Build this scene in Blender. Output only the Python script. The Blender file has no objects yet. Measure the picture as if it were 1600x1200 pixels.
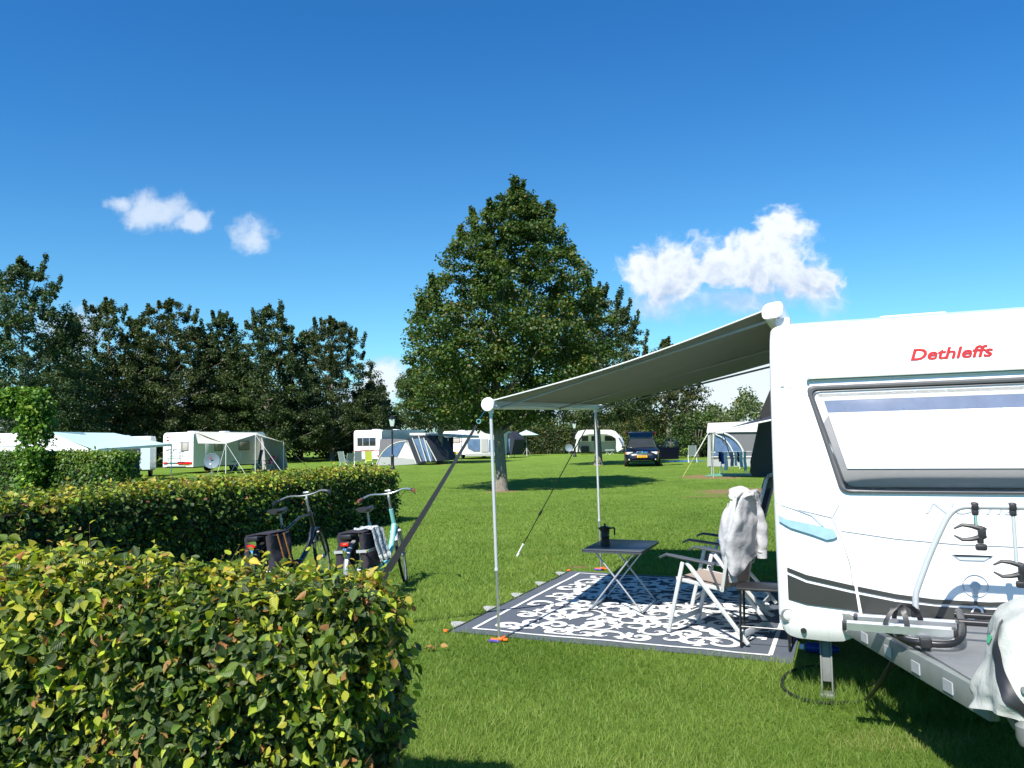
import bpy, bmesh, math, random
import numpy as np
from mathutils import Vector, Matrix, noise as mnoise
PI = math.pi
R = math.radians
random.seed(5)
sc = bpy.context.scene
COL = sc.collection
# ------------------------------------------------------------------ camera
EYE = 1.72
F = 1200.0          # focal length in pixels of a 1600 x 1200 picture
PITCH, ROLL = R(4.1), R(1.15)
cam_data = bpy.data.cameras.new('camera')
cam = bpy.data.objects.new('camera', cam_data)
COL.objects.link(cam)
cam_data.sensor_width = 36.0
cam_data.lens = 36.0 * F / 1600.0
cam_data.clip_start = 0.05
cam_data.clip_end = 5000
CM = Matrix.Rotation(PI / 2 + PITCH, 3, 'X') @ Matrix.Rotation(-ROLL, 3, 'Z')
cam.matrix_world = Matrix.Translation((0, 0, EYE)) @ CM.to_4x4()
sc.camera = cam

def ray(px, py):
    return CM @ Vector(((px - 800) / F, -(py - 600) / F, -1.0))

def gp(px, py, z=0.0):
    """point of the level z seen at a pixel"""
    d = ray(px, py)
    k = (z - EYE) / d.z
    return Vector((d.x * k, d.y * k, z))

def at(px, py, Y):
    """point at distance Y in front of the camera seen at a pixel"""
    d = ray(px, py)
    k = Y / d.y
    return Vector((d.x * k, Y, EYE + d.z * k))

# ------------------------------------------------------------------ sun, sky
TH = R(23.5)                       # the pitches run this way
E1 = Vector((math.cos(TH), -math.sin(TH), 0))
E2 = Vector((math.sin(TH), math.cos(TH), 0))
SUN_EL, SUN_AZ = R(49), R(207.5)     # azimuth clockwise from +Y
to_sun = Vector((math.sin(SUN_AZ) * math.cos(SUN_EL), math.cos(SUN_AZ) * math.cos(SUN_EL), math.sin(SUN_EL)))
sd = bpy.data.lights.new('sun', 'SUN')
sd.energy = 5.0
sd.angle = R(0.53)
sd.color = (1.0, 0.95, 0.87)
sun = bpy.data.objects.new('sun', sd)
COL.objects.link(sun)
sun.rotation_euler = to_sun.to_track_quat('Z', 'Y').to_euler()

sc.view_settings.view_transform = 'Standard'
sc.view_settings.look = 'None'
sc.view_settings.gamma = 1
sc.view_settings.use_curve_mapping = False
sc.view_settings.exposure = 0.85

world = bpy.data.worlds.new('World')
sc.world = world
world.use_nodes = True
wt = world.node_tree
wt.nodes.clear()

class NT:
    """small helper for node maths"""
    def __init__(s, tree): s.t = tree; s.n = tree.nodes; s.l = tree.links
    def node(s, ty, **kw):
        n = s.n.new(ty)
        for k, v in kw.items(): setattr(n, k, v)
        return n
    def put(s, sock, v):
        if v is None: return
        if isinstance(v, bpy.types.NodeSocket): s.l.new(v, sock)
        else: sock.default_value = v
    def m(s, op, a, b=None, c=None, clamp=False):
        n = s.node('ShaderNodeMath', operation=op, use_clamp=clamp)
        s.put(n.inputs[0], a); s.put(n.inputs[1], b); s.put(n.inputs[2], c)
        return n.outputs[0]
    def v(s, op, a, b=None):
        n = s.node('ShaderNodeVectorMath', operation=op)
        s.put(n.inputs[0], a); s.put(n.inputs[1], b)
        return n.outputs[0]
    def mix(s, f, a, b, blend='MIX'):
        n = s.node('ShaderNodeMix', data_type='RGBA', blend_type=blend)
        s.put(n.inputs[0], f); s.put(n.inputs[6], a); s.put(n.inputs[7], b)
        return n.outputs[2]
    def noise(s, vec, scale, detail=4, rough=.5, col=False, dist=0):
        n = s.node('ShaderNodeTexNoise')
        s.put(n.inputs['Vector'], vec)
        n.inputs['Scale'].default_value = scale
        n.inputs['Detail'].default_value = detail
        n.inputs['Roughness'].default_value = rough
        n.inputs['Distortion'].default_value = dist
        return n.outputs['Color' if col else 'Fac']
    def smooth(s, x, a, b):
        n = s.node('ShaderNodeMapRange', interpolation_type='SMOOTHSTEP')
        s.put(n.inputs[0], x); n.inputs[1].default_value = a; n.inputs[2].default_value = b
        return n.outputs[0]
    def ramp(s, f, stops):
        n = s.node('ShaderNodeValToRGB')
        e = n.color_ramp.elements
        while len(e) < len(stops): e.new(.5)
        for q, (p, c) in zip(e, stops): q.position = p; q.color = (*c, 1)
        s.put(n.inputs[0], f)
        return n.outputs[0]

W = NT(wt)
sky = W.node('ShaderNodeTexSky')
sky.sky_type = 'NISHITA'
sky.sun_disc = False
sky.sun_elevation = SUN_EL
sky.sun_rotation = SUN_AZ
sky.altitude = 50
sky.air_density = 1.0
sky.dust_density = 0.25
sky.ozone_density = 2.2
dirv = W.node('ShaderNodeTexCoord').outputs['Generated']
sep = W.node('ShaderNodeSeparateXYZ'); wt.links.new(dirv, sep.inputs[0])
ys = W.m('MAXIMUM', sep.outputs[1], 0.02)
U = W.m('DIVIDE', sep.outputs[0], ys)
V = W.m('DIVIDE', sep.outputs[2], ys)
def uv_of(px, py):
    d = ray(px, py)
    return d.x / d.y, d.z / d.y
comb = W.node('ShaderNodeCombineXYZ'); W.put(comb.inputs[0], U); W.put(comb.inputs[1], V)
nbig = W.noise(comb.outputs[0], 9, 5, .6, col=True)
nsep = W.node('ShaderNodeSeparateXYZ'); wt.links.new(nbig, nsep.inputs[0])
Ud = W.m('ADD', U, W.m('MULTIPLY', W.m('SUBTRACT', nsep.outputs[0], .5), .075))
Vd = W.m('ADD', V, W.m('MULTIPLY', W.m('SUBTRACT', nsep.outputs[1], .5), .060))
def blob(px, py, rx, ry):
    u0, v0 = uv_of(px, py)
    a = W.m('DIVIDE', W.m('SUBTRACT', Ud, u0), rx / F)
    b = W.m('DIVIDE', W.m('SUBTRACT', Vd, v0), ry / F)
    return W.m('SUBTRACT', 1.0, W.m('SQRT', W.m('ADD', W.m('MULTIPLY', a, a), W.m('MULTIPLY', b, b))))
c2_ = W.node('ShaderNodeCombineXYZ'); W.put(c2_.inputs[0], Ud); W.put(c2_.inputs[1], Vd); W.put(c2_.inputs[2], 3.7)
puff = W.m('SUBTRACT', 1.0, W.m('ABSOLUTE', W.m('MULTIPLY', W.m('SUBTRACT', W.noise(c2_.outputs[0], 30, 3, .5), .5), 3.4)))
fbm = W.noise(comb.outputs[0], 20, 7, .62)
def cloud(blobs, lo, hi, kp, kf):
    d = None
    for bb in blobs:
        q = blob(*bb)
        d = q if d is None else W.m('MAXIMUM', d, q)
    base = d
    d = W.m('ADD', d, W.m('MULTIPLY', W.m('SUBTRACT', puff, .72), kp))
    d = W.m('ADD', d, W.m('MULTIPLY', W.m('SUBTRACT', fbm, .5), kf))
    return W.smooth(d, lo, hi)
c1 = cloud([(1050, 425, 72, 52), (1222, 366, 42, 40), (1190, 418, 85, 52), (1255, 442, 60, 34), (1125, 420, 50, 34)], -.22, .40, .5, 1.25)
c1b = cloud([(1030, 470, 70, 34), (1160, 470, 130, 30), (1270, 460, 60, 40)], -.1, .9, .3, 1.5)
c2 = cloud([(236, 328, 54, 34), (300, 345, 34, 16), (396, 362, 40, 27), (190, 315, 26, 14)], -.22, .75, .4, 1.7)
c3 = cloud([(1140, 620, 230, 66), (1300, 560, 160, 50), (600, 590, 42, 30), (560, 625, 60, 30), (110, 520, 60, 50), (300, 640, 400, 50), (850, 640, 300, 40)], -.25, .75, .2, 1.6)
c4 = cloud([(1150, 606, 120, 42), (1100, 625, 70, 34), (1180, 580, 60, 30), (600, 588, 36, 28), (585, 612, 34, 24)], -.42, .45, .4, 1.3)
strands = fbm
mask = W.m('MAXIMUM', W.m('MAXIMUM', W.m('MULTIPLY', c1, .95), W.m('MULTIPLY', c1b, .6)), W.m('MAXIMUM', W.m('MAXIMUM', W.m('MULTIPLY', c2, .62), W.m('MULTIPLY', c4, .9)), W.m('MULTIPLY', c3, .85)))
shade = W.smooth(W.m('ADD', W.m('ADD', W.m('MULTIPLY', W.m('SUBTRACT', V, uv_of(1100, 462)[1]), 8.0), W.m('MULTIPLY', W.m('SUBTRACT', strands, .5), 1.6)), W.m('MULTIPLY', W.m('SUBTRACT', puff, .72), .8)), -.45, .75)
shade = W.m('MAXIMUM', shade, W.m('MULTIPLY', c4, .85))
ccol = W.mix(shade, (.30, .36, .47, 1), (.56, .59, .62, 1))
skyc = W.node('ShaderNodeHueSaturation')
skyc.inputs['Saturation'].default_value = 1.12
skyc.inputs['Value'].default_value = 1.0
wt.links.new(sky.outputs[0], skyc.inputs['Color'])
SKY_STR = 0.062
scl = W.v('SCALE', skyc.outputs[0]); scl.node.inputs[3].default_value = SKY_STR
grad = W.smooth(V, .02, .62)
tint = W.mix(1.0, scl, W.mix(grad, (0.80, 1.34, 1.46, 1), (0.36, 1.08, 1.58, 1)), 'MULTIPLY')
fin = W.mix(mask, tint, ccol)
bg = W.node('ShaderNodeBackground'); wt.links.new(fin, bg.inputs[0]); bg.inputs[1].default_value = 1.0
wo = W.node('ShaderNodeOutputWorld'); wt.links.new(bg.outputs[0], wo.inputs[0])
sc.cycles.use_denoising = True
sc.cycles.max_bounces = 8
sc.cycles.transparent_max_bounces = 12

# ------------------------------------------------------------------ materials
def principled(name):
    m = bpy.data.materials.new(name)
    m.use_nodes = True
    t = m.node_tree
    return m, NT(t), t.nodes['Principled BSDF']
def mat(name, c, rough=.6, metal=0, var=.12, scale=6, bump=0, bscale=60, coat=0, spec=None, trans=0, alpha=None):
    m, n, p = principled(name)
    co = n.node('ShaderNodeTexCoord').outputs['Object']
    f = n.noise(co, scale, 5, .6)
    a = tuple(min(1, x * (1 - var)) for x in c) + (1,)
    b = tuple(min(1, x * (1 + var)) for x in c) + (1,)
    n.put(p.inputs['Base Color'], n.mix(f, a, b))
    p.inputs['Metallic'].default_value = metal
    n.put(p.inputs['Roughness'], n.m('ADD', n.m('MULTIPLY', n.noise(co, scale * 3, 4), .16), rough - .08, clamp=True))
    if coat: p.inputs['Coat Weight'].default_value = coat
    if spec is not None: p.inputs['Specular IOR Level'].default_value = spec
    if trans: p.inputs['Transmission Weight'].default_value = trans
    if alpha is not None: p.inputs['Alpha'].default_value = alpha
    if bump:
        bn = n.node('ShaderNodeBump'); bn.inputs['Strength'].default_value = bump; bn.inputs['Distance'].default_value = .01
        n.put(bn.inputs['Height'], n.noise(co, bscale, 4)); n.put(p.inputs['Normal'], bn.outputs[0])
    return m
def fabric(name, c, transl=.25, rough=.9, weave=220, wr=.25, wrs=5, var=.06):
    m, n, p = principled(name)
    co = n.node('ShaderNodeTexCoord').outputs['Object']
    f = n.noise(co, 3, 5, .6)
    cc = n.mix(f, tuple(x * (1 - var) for x in c) + (1,), tuple(min(1, x * (1 + var)) for x in c) + (1,))
    n.put(p.inputs['Base Color'], cc)
    p.inputs['Roughness'].default_value = rough
    p.inputs['Specular IOR Level'].default_value = .2
    bn = n.node('ShaderNodeBump'); bn.inputs['Strength'].default_value = wr; bn.inputs['Distance'].default_value = .03
    n.put(bn.inputs['Height'], n.noise(co, wrs, 5, .6, dist=.6))
    b2 = n.node('ShaderNodeBump'); b2.inputs['Strength'].default_value = .25; b2.inputs['Distance'].default_value = .002
    n.put(b2.inputs['Height'], n.noise(co, weave, 2)); n.put(b2.inputs['Normal'], bn.outputs[0])
    n.put(p.inputs['Normal'], b2.outputs[0])
    if transl:
        tr = n.node('ShaderNodeBsdfTranslucent'); n.put(tr.inputs[0], cc); n.put(tr.inputs['Normal'], bn.outputs[0])
        mx = n.node('ShaderNodeMixShader'); mx.inputs[0].default_value = transl
        n.l.new(p.outputs[0], mx.inputs[1]); n.l.new(tr.outputs[0], mx.inputs[2])
        n.l.new(mx.outputs[0], n.n['Material Output'].inputs[0])
    return m
def leafmat(name, transl=.35, veins=False, rough=.42, spec=.5):
    m, n, p = principled(name)
    at_ = n.node('ShaderNodeAttribute'); at_.attribute_name = 'Col'
    c = at_.outputs['Color']
    if veins:
        uvn = n.node('ShaderNodeUVMap').outputs[0]
        sp = n.node('ShaderNodeSeparateXYZ'); n.put(sp.inputs[0], uvn)
        au = n.m('ABSOLUTE', sp.outputs[0])
        w = n.m('SINE', n.m('MULTIPLY', n.m('SUBTRACT', sp.outputs[1], n.m('MULTIPLY', au, .75)), 52))
        vein = n.smooth(w, .55, 1.0)
        mid = n.m('SUBTRACT', 1.0, n.smooth(au, .0, .05))
        vm = n.m('MAXIMUM', n.m('MULTIPLY', vein, .55), mid)
        c = n.mix(n.m('MULTIPLY', vm, .25), c, n.mix(.5, c, (.42, .46, .16, 1)))
        bn = n.node('ShaderNodeBump'); bn.inputs['Strength'].default_value = .55; bn.inputs['Distance'].default_value = .003
        n.put(bn.inputs['Height'], n.m('MULTIPLY', w, .5)); n.put(p.inputs['Normal'], bn.outputs[0])
    n.put(p.inputs['Base Color'], c)
    p.inputs['Roughness'].default_value = rough
    p.inputs['Specular IOR Level'].default_value = spec
    tr = n.node('ShaderNodeBsdfTranslucent')
    n.put(tr.inputs[0], n.mix(1.0, c, (1.25, 1.3, .5, 1), 'MULTIPLY'))
    mx = n.node('ShaderNodeMixShader'); mx.inputs[0].default_value = transl
    n.l.new(p.outputs[0], mx.inputs[1]); n.l.new(tr.outputs[0], mx.inputs[2])
    n.l.new(mx.outputs[0], n.n['Material Output'].inputs[0])
    return m
M = {}
M['leaf_near'] = leafmat('beech_leaf', .34, True, .40, .45)
M['leaf'] = leafmat('leaf', .3, False, .5, .35)
M['grass'] = leafmat('grass_blade', .35, False, .55, .25)
M['gel'] = mat('caravan_gelcoat', (.80, .81, .82), .22, 0, .02, 2, coat=.5)
M['white'] = mat('white_plastic', (.78, .79, .80), .35, 0, .03)
M['seam'] = mat('seam_sealant', (.22, .23, .25), .6)
M['greyseam'] = mat('grey_strip', (.45, .48, .52), .4)
M['stripe'] = mat('charcoal_decal', (.035, .037, .035), .35, 0, .1, 2)
M['red'] = mat('red_lettering', (.36, .002, .006), .5, spec=.2)
M['alu'] = mat('brushed_aluminium', (.62, .63, .65), .32, .85, .06, 12)
M['alupaint'] = mat('silver_painted_metal', (.55, .57, .58), .4, .35, .05)
M['whitealu'] = mat('white_painted_aluminium', (.74, .75, .74), .38, .1, .04)
M['plate'] = mat('worn_grey_tread_plate', (.20, .21, .215), .5, .4, .2, 14)
M['railgrey'] = mat('shade_darkened_rail', (.20, .22, .21), .55, .3, .2, 10)  # drawbar steel, darkened in its colour to stand for shade
M['chairalu'] = mat('satin_grey_chair_tube', (.50, .51, .50), .4, .1, .05)
M['dullalu'] = mat('dull_aluminium', (.22, .23, .24), .45, .5, .1)
M['chrome'] = mat('chrome', (.8, .85, .9), .12, 1, .03)
M['black'] = mat('black_plastic', (.018, .018, .02), .45, 0, .15)
M['rubber'] = mat('black_rubber', (.014, .014, .014), .8, 0, .2)
M['blackmetal'] = mat('black_painted_metal', (.02, .02, .022), .35, .3)
M['galv'] = mat('galvanised_steel', (.42, .44, .45), .45, .6, .15, 14)
M['darkgal'] = mat('weathered_steel', (.20, .21, .20), .6, .4, .25, 20)
M['rubberframe'] = mat('window_frame_rubber', (.085, .085, .09), .35)
M['blue'] = mat('blue_plastic', (.015, .035, .20), .4)
M['orange'] = mat('orange_plastic', (.85, .16, .02), .4)
M['violet'] = mat('blue_violet_plastic', (.09, .06, .35), .4)
M['tabletop'] = mat('slate_plastic', (.055, .065, .08), .35, 0, .06)
M['arm'] = mat('dark_grey_plastic', (.06, .07, .085), .35)
M['taupe'] = fabric('taupe_sling', (.33, .27, .24), .15)
M['greysling'] = fabric('green_grey_sling', (.20, .26, .26), .15)
M['bluesling'] = fabric('dark_blue_sling', (.04, .06, .12), .1)
M['lime'] = fabric('lime_fabric', (.62, .68, .10), .2)
M['pink'] = fabric('pink_fabric', (.65, .09, .18), .2)
M['hoodie'] = fabric('heather_grey_fleece', (.40, .40, .42), 0, .95, 300, .3, 14)
M['awning'] = fabric('awning_canvas', (.27, .275, .24), .06, .8, 400, .08, 3)
M['awntop'] = mat('awning_hem', (.62, .64, .62), .5)
M['tarp'] = fabric('pale_grey_tarp', (.42, .435, .40), .06, .6, 150, .35, 9)
M['tentwhite'] = fabric('pale_tent_canvas', (.72, .73, .70), .18, .8, 60, .15, 2)
M['tentgrey'] = fabric('grey_tent_canvas', (.17, .17, .18), .1, .8, 60, .15, 2)
M['tentmid'] = fabric('mid_grey_tent_canvas', (.40, .41, .41), .1, .8, 60, .15, 2)
M['tentdark'] = fabric('charcoal_tent_canvas', (.035, .04, .055), .05, .8, 60, .15, 2)
M['canopy'] = fabric('cream_canopy_canvas', (.62, .62, .54), .25, .8, 60, .15, 2)
M['teal'] = fabric('teal_white_awning_canvas', (.50, .70, .70), .2, .8, 60, .1, 2)
M['cbody'] = mat('caravan_paint', (.78, .78, .76), .3, 0, .03, 1)
M['cshade'] = mat('shade_tinted_caravan_paint', (.55, .66, .70), .3, 0, .03, 1)  # caravan paint tinted pale blue to stand in for shade
M['glass'] = mat('dark_window', (.03, .035, .04), .08, 0, .2, 2, spec=.8)
M['bluewin'] = mat('clear_tent_window', (.10, .16, .28), .1, 0, .5, 3, spec=.8)
M['blind'] = mat('drawn_blind', (.38, .35, .31), .7, 0, .1, 3)
M['navy'] = mat('navy_car_paint', (.003, .004, .011), .3, 0, .05, 2, coat=.2)
M['lamp'] = mat('clear_headlight', (.75, .77, .8), .15, .3)
M['amber'] = mat('amber_lens', (.85, .25, .03), .25)
M['redlens'] = mat('red_lens', (.6, .01, .015), .2)
M['yellow'] = mat('yellow_plate', (.85, .42, .01), .4)
M['dish'] = mat('grey_blue_dish', (.17, .22, .27), .4)
M['hose'] = mat('black_hose', (.012, .012, .013), .45)
M['scarf'] = None
M['teabike'] = mat('mint_bike_paint', (.22, .55, .52), .25, .1, .04, coat=.6)
M['darkbike'] = mat('anthracite_bike_paint', (.035, .033, .036), .3, .3, .05, coat=.4)
M['brown'] = mat('brown_grip', (.20, .06, .035), .55)
M['pannier'] = fabric('dark_pannier_cloth', (.035, .032, .042), 0, .85, 200, .3, 14)
M['orstripe'] = mat('orange_reflective_tape', (.95, .28, .03), .4)
M['greytape'] = mat('grey_reflective_tape', (.35, .36, .38), .4)
M['green'] = mat('green_plastic', (.03, .35, .16), .5)
M['greenmat'] = mat('green_ground_sheet', (.08, .26, .14), .8)
M['bluemat'] = mat('blue_ground_sheet', (.02, .12, .32), .7)
M['lantern'] = mat('lantern_glass', (.45, .55, .52), .15, 0, .1)
def bark(name, a, b):
    m, n, p = principled(name)
    co = n.node('ShaderNodeTexCoord').outputs['Object']
    mp = n.node('ShaderNodeMapping'); n.put(mp.inputs[0], co); mp.inputs['Scale'].default_value = (9, 9, 2.2)
    f = n.noise(mp.outputs[0], 2.5, 7, .68)
    n.put(p.inputs['Base Color'], n.ramp(f, [(.3, a), (.7, b)]))
    p.inputs['Roughness'].default_value = .9
    bn = n.node('ShaderNodeBump'); bn.inputs['Strength'].default_value = .8; bn.inputs['Distance'].default_value = .04
    n.put(bn.inputs['Height'], f); n.put(p.inputs['Normal'], bn.outputs[0])
    return m
M['bark'] = bark('bark', (.09, .075, .055), (.27, .24, .19))
M['twig'] = bark('twig_bark', (.05, .03, .02), (.14, .085, .05))
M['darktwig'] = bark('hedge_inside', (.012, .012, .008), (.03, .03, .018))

# ------------------------------------------------------------------ mesh helpers
class MB:
    def __init__(s): s.v = []; s.f = []; s.mi = []; s.cur = 0
    def add(s, vs, fs):
        o = len(s.v)
        s.v += [tuple(x) for x in vs]
        s.f += [tuple(o + i for i in f) for f in fs]
        s.mi += [s.cur] * len(fs)
        return s
    def box(s, c, d, rot=None, bev=0.0):
        x, y, z = d[0] / 2, d[1] / 2, d[2] / 2
        if bev:
            b = min(bev, x * .9, y * .9, z * .9)
            bm = bmesh.new(); bmesh.ops.create_cube(bm, size=1)
            bmesh.ops.scale(bm, vec=d, verts=bm.verts)
            bmesh.ops.bevel(bm, geom=bm.edges[:], offset=b, segments=2, affect='EDGES', profile=.5)
            bm.verts.index_update()
            vs = [v.co.copy() for v in bm.verts]; fs = [[v.index for v in f.verts] for f in bm.faces]; bm.free()
        else:
            vs = [Vector((i * x, j * y, k * z)) for i in (-1, 1) for j in (-1, 1) for k in (-1, 1)]
            fs = [(0, 1, 3, 2), (4, 6, 7, 5), (0, 4, 5, 1), (2, 3, 7, 6), (0, 2, 6, 4), (1, 5, 7, 3)]
        if rot is not None: vs = [rot @ v for v in vs]
        c = Vector(c)
        return s.add([v + c for v in vs], fs)
    def bar(s, p, q, w, h, bev=0, up=(0, 0, 1)):
        p, q = Vector(p), Vector(q); d = q - p; L = d.length; d.normalize()
        u = Vector(up)
        if abs(d.dot(u)) > .98: u = Vector((1, 0, 0))
        sx = d.cross(u).normalized(); uz = sx.cross(d)
        rot = Matrix((d, sx, uz)).transposed()
        return s.box((p + q) / 2, (L, w, h), rot, bev)
    def tube(s, pts, r, n=8, caps=True):
        pts = [Vector(p) for p in pts]
        rs = r if isinstance(r, (list, tuple)) else [r] * len(pts)
        vs = []; fs = []
        t0 = (pts[1] - pts[0]).normalized()
        a = Vector((0, 0, 1)) if abs(t0.z) < .9 else Vector((1, 0, 0))
        u = t0.cross(a).normalized()
        for i, p in enumerate(pts):
            if i == 0: t = t0
            elif i == len(pts) - 1: t = (pts[i] - pts[i - 1]).normalized()
            else:
                t = (pts[i + 1] - pts[i]).normalized() + (pts[i] - pts[i - 1]).normalized()
                t = t.normalized() if t.length > 1e-6 else (pts[i] - pts[i - 1]).normalized()
            u = (u - t * u.dot(t)); u = u.normalized() if u.length > 1e-6 else t.orthogonal().normalized()
            w = t.cross(u)
            for k in range(n):
                g = 2 * PI * k / n
                vs.append(p + (u * math.cos(g) + w * math.sin(g)) * rs[i])
        for i in range(len(pts) - 1):
            for k in range(n):
                k2 = (k + 1) % n
                fs.append((i * n + k, i * n + k2, (i + 1) * n + k2, (i + 1) * n + k))
        if caps:
            fs.append(tuple(range(n - 1, -1, -1))); fs.append(tuple(range((len(pts) - 1) * n, len(pts) * n)))
        return s.add(vs, fs)
    def lathe(s, prof, c=(0, 0, 0), n=20, axis='z', caps=True):
        vs = []; fs = []
        c = Vector(c)
        for (r, z) in prof:
            for k in range(n):
                g = 2 * PI * k / n
                a, b = r * math.cos(g), r * math.sin(g)
                vs.append(c + (Vector((a, b, z)) if axis == 'z' else Vector((a, z, b)) if axis == 'y' else Vector((z, a, b))))
        for i in range(len(prof) - 1):
            for k in range(n):
                k2 = (k + 1) % n
                fs.append((i * n + k, i * n + k2, (i + 1) * n + k2, (i + 1) * n + k))
        if caps:
            fs.append(tuple(range(n - 1, -1, -1))); fs.append(tuple(range((len(prof) - 1) * n, len(prof) * n)))
        return s.add(vs, fs)
    def torus(s, c, R_, r, axis='y', n=36, k=8):
        vs = []; fs = []; c = Vector(c)
        for i in range(n):
            g = 2 * PI * i / n
            for j in range(k):
                h = 2 * PI * j / k
                q = R_ + r * math.cos(h); w = r * math.sin(h)
                a, b = q * math.cos(g), q * math.sin(g)
                vs.append(c + (Vector((a, b, w)) if axis == 'z' else Vector((a, w, b)) if axis == 'y' else Vector((w, a, b))))
        for i in range(n):
            for j in range(k):
                fs.append((i * k + j, ((i + 1) % n) * k + j, ((i + 1) % n) * k + (j + 1) % k, i * k + (j + 1) % k))
        return s.add(vs, fs)
    def prism(s, poly, vec):
        """planar polygon (3d points) swept along vec"""
        n = len(poly); vec = Vector(vec)
        a = [Vector(p) for p in poly]; b = [p + vec for p in a]
        fs = [tuple(range(n)), tuple(range(2 * n - 1, n - 1, -1))]
        fs += [(i, n + i, n + (i + 1) % n, (i + 1) % n) for i in range(n)]
        return s.add(a + b, fs)
    def sheet(s, fn, nu, nv, th=0.0, off=None):
        """fn(u,v)->point, u,v in 0..1; th gives it thickness along off"""
        g = [[Vector(fn(i / nu, j / nv)) for j in range(nv + 1)] for i in range(nu + 1)]
        vs = [p for row in g for p in row]
        q = nv + 1
        fs = [(i * q + j, (i + 1) * q + j, (i + 1) * q + j + 1, i * q + j + 1) for i in range(nu) for j in range(nv)]
        if th:
            off = Vector(off or (0, 0, -1)); N = len(vs)
            vs2 = [v + off * th for v in vs]
            fs2 = [tuple(N + k for k in reversed(f)) for f in fs]
            rim = [i * q for i in range(nu + 1)] + [nu * q + j for j in range(1, q)] + [i * q + nv for i in range(nu - 1, -1, -1)] + [j for j in range(nv - 1, 0, -1)]
            fr = [(rim[k], N + rim[k], N + rim[(k + 1) % len(rim)], rim[(k + 1) % len(rim)]) for k in range(len(rim))]
            return s.add(vs + vs2, fs + fs2 + fr)
        return s.add(vs, fs)
    def build(s, name, material=None, parent=None, smooth=True, label=None):
        me = bpy.data.meshes.new(name)
        me.from_pydata(s.v, [], s.f)
        mats_ = material if isinstance(material, (list, tuple)) else [material]
        for q in mats_: me.materials.append(q)
        me.polygons.foreach_set('material_index', s.mi)
        bm = bmesh.new(); bm.from_mesh(me)
        bmesh.ops.recalc_face_normals(bm, faces=bm.faces[:])
        bm.to_mesh(me); bm.free()
        if smooth:
            me.polygons.foreach_set('use_smooth', [True] * len(me.polygons))
            me.set_sharp_from_angle(angle=R(38))
        me.update()
        o = bpy.data.objects.new(name, me)
        COL.objects.link(o)
        if parent is not None: o.parent = parent
        if label: o['label'] = label
        return o

def tag(o, label=None, cat=None, group=None, kind=None):
    if label: o['label'] = label
    if cat: o['category'] = cat
    if group: o['group'] = group
    if kind: o['kind'] = kind
    return o
def thing(name, loc, rz, label, cat, group=None):
    o = bpy.data.objects.new(name, None)
    o.empty_display_size = .2
    COL.objects.link(o)
    o.location = loc; o.rotation_euler = (0, 0, rz)
    return tag(o, label, cat, group)
def copy_tree(o, parent=None):
    c = o.copy(); COL.objects.link(c)
    if parent is not None: c.parent = parent
    for ch in [x for x in o.children]: copy_tree(ch, c)
    return c
def text_mesh(txt, size, shear=0, offset=0, extrude=.002):
    cu = bpy.data.curves.new('txt', 'FONT')
    cu.body = txt; cu.size = size; cu.shear = shear; cu.offset = offset; cu.extrude = extrude
    cu.align_x = 'CENTER'; cu.align_y = 'CENTER'
    cu.resolution_u = 3
    o = bpy.data.objects.new('txt', cu); COL.objects.link(o)
    dg = bpy.context.evaluated_depsgraph_get(); dg.update()
    me = bpy.data.meshes.new_from_object(o.evaluated_get(dg))
    vs = [v.co.copy() for v in me.vertices]; fs = [list(p.vertices) for p in me.polygons]
    bpy.data.objects.remove(o); bpy.data.curves.remove(cu); bpy.data.meshes.remove(me)
    return vs, fs

# ------------------------------------------------------------------ leaf clouds (numpy)
def leaf_object(name, tv, tf, pos, rot, scl, col, material, parent=None, uv=None, s3=None):
    """tv (k,3) template, tf faces, pos (N,3), rot (N,3,3), scl (N,), col (N,3)"""
    N = len(pos); tv = np.asarray(tv, np.float32); k = len(tv)
    P = (np.einsum('nij,kj->nki', rot, tv) if s3 is None else np.einsum('nij,nkj->nki', rot, tv[None] * s3[:, None, :])) * np.asarray(scl).reshape(N, 1, -1 if np.ndim(scl) > 1 else 1) + pos[:, None, :]
    me = bpy.data.meshes.new(name)
    lens = [len(f) for f in tf]
    fl = np.concatenate([np.array(f) for f in tf])
    loops = (fl[None, :] + (np.arange(N) * k)[:, None]).ravel().astype(np.int32)
    tot = np.tile(np.array(lens), N)
    start = np.concatenate([[0], np.cumsum(tot)[:-1]]).astype(np.int32)
    me.vertices.add(N * k); me.vertices.foreach_set('co', P.reshape(-1).astype(np.float32))
    me.loops.add(len(loops)); me.loops.foreach_set('vertex_index', loops)
    me.polygons.add(len(tot)); me.polygons.foreach_set('loop_start', start)
    me.polygons.foreach_set('use_smooth', np.ones(len(tot), bool))
    if uv is not None:
        ul = me.uv_layers.new(name='UVMap')
        uvt = np.asarray(uv, np.float32)[fl]
        ul.data.foreach_set('uv', np.tile(uvt, (N, 1)).ravel())
    ca = me.color_attributes.new('Col', 'FLOAT_COLOR', 'POINT')
    cc = np.ones((N, k, 4), np.float32); cc[:, :, :3] = col[:, None, :]
    ca.data.foreach_set('color', cc.ravel())
    me.materials.append(material)
    me.update(calc_edges=True); me.validate()
    o = bpy.data.objects.new(name, me); COL.objects.link(o)
    if parent is not None: o.parent = parent
    return o
def frames(nrm, up, spin):
    """rotation matrices with local z=nrm, local y near up turned by spin"""
    nrm = nrm / np.linalg.norm(nrm, axis=1, keepdims=True)
    y = up - (up * nrm).sum(1, keepdims=True) * nrm
    y /= np.maximum(np.linalg.norm(y, axis=1, keepdims=True), 1e-6)
    x = np.cross(y, nrm)
    c, s_ = np.cos(spin)[:, None], np.sin(spin)[:, None]
    y2 = y * c + x * s_
    x2 = np.cross(y2, nrm)
    return np.stack([x2, y2, nrm], axis=2)
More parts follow.
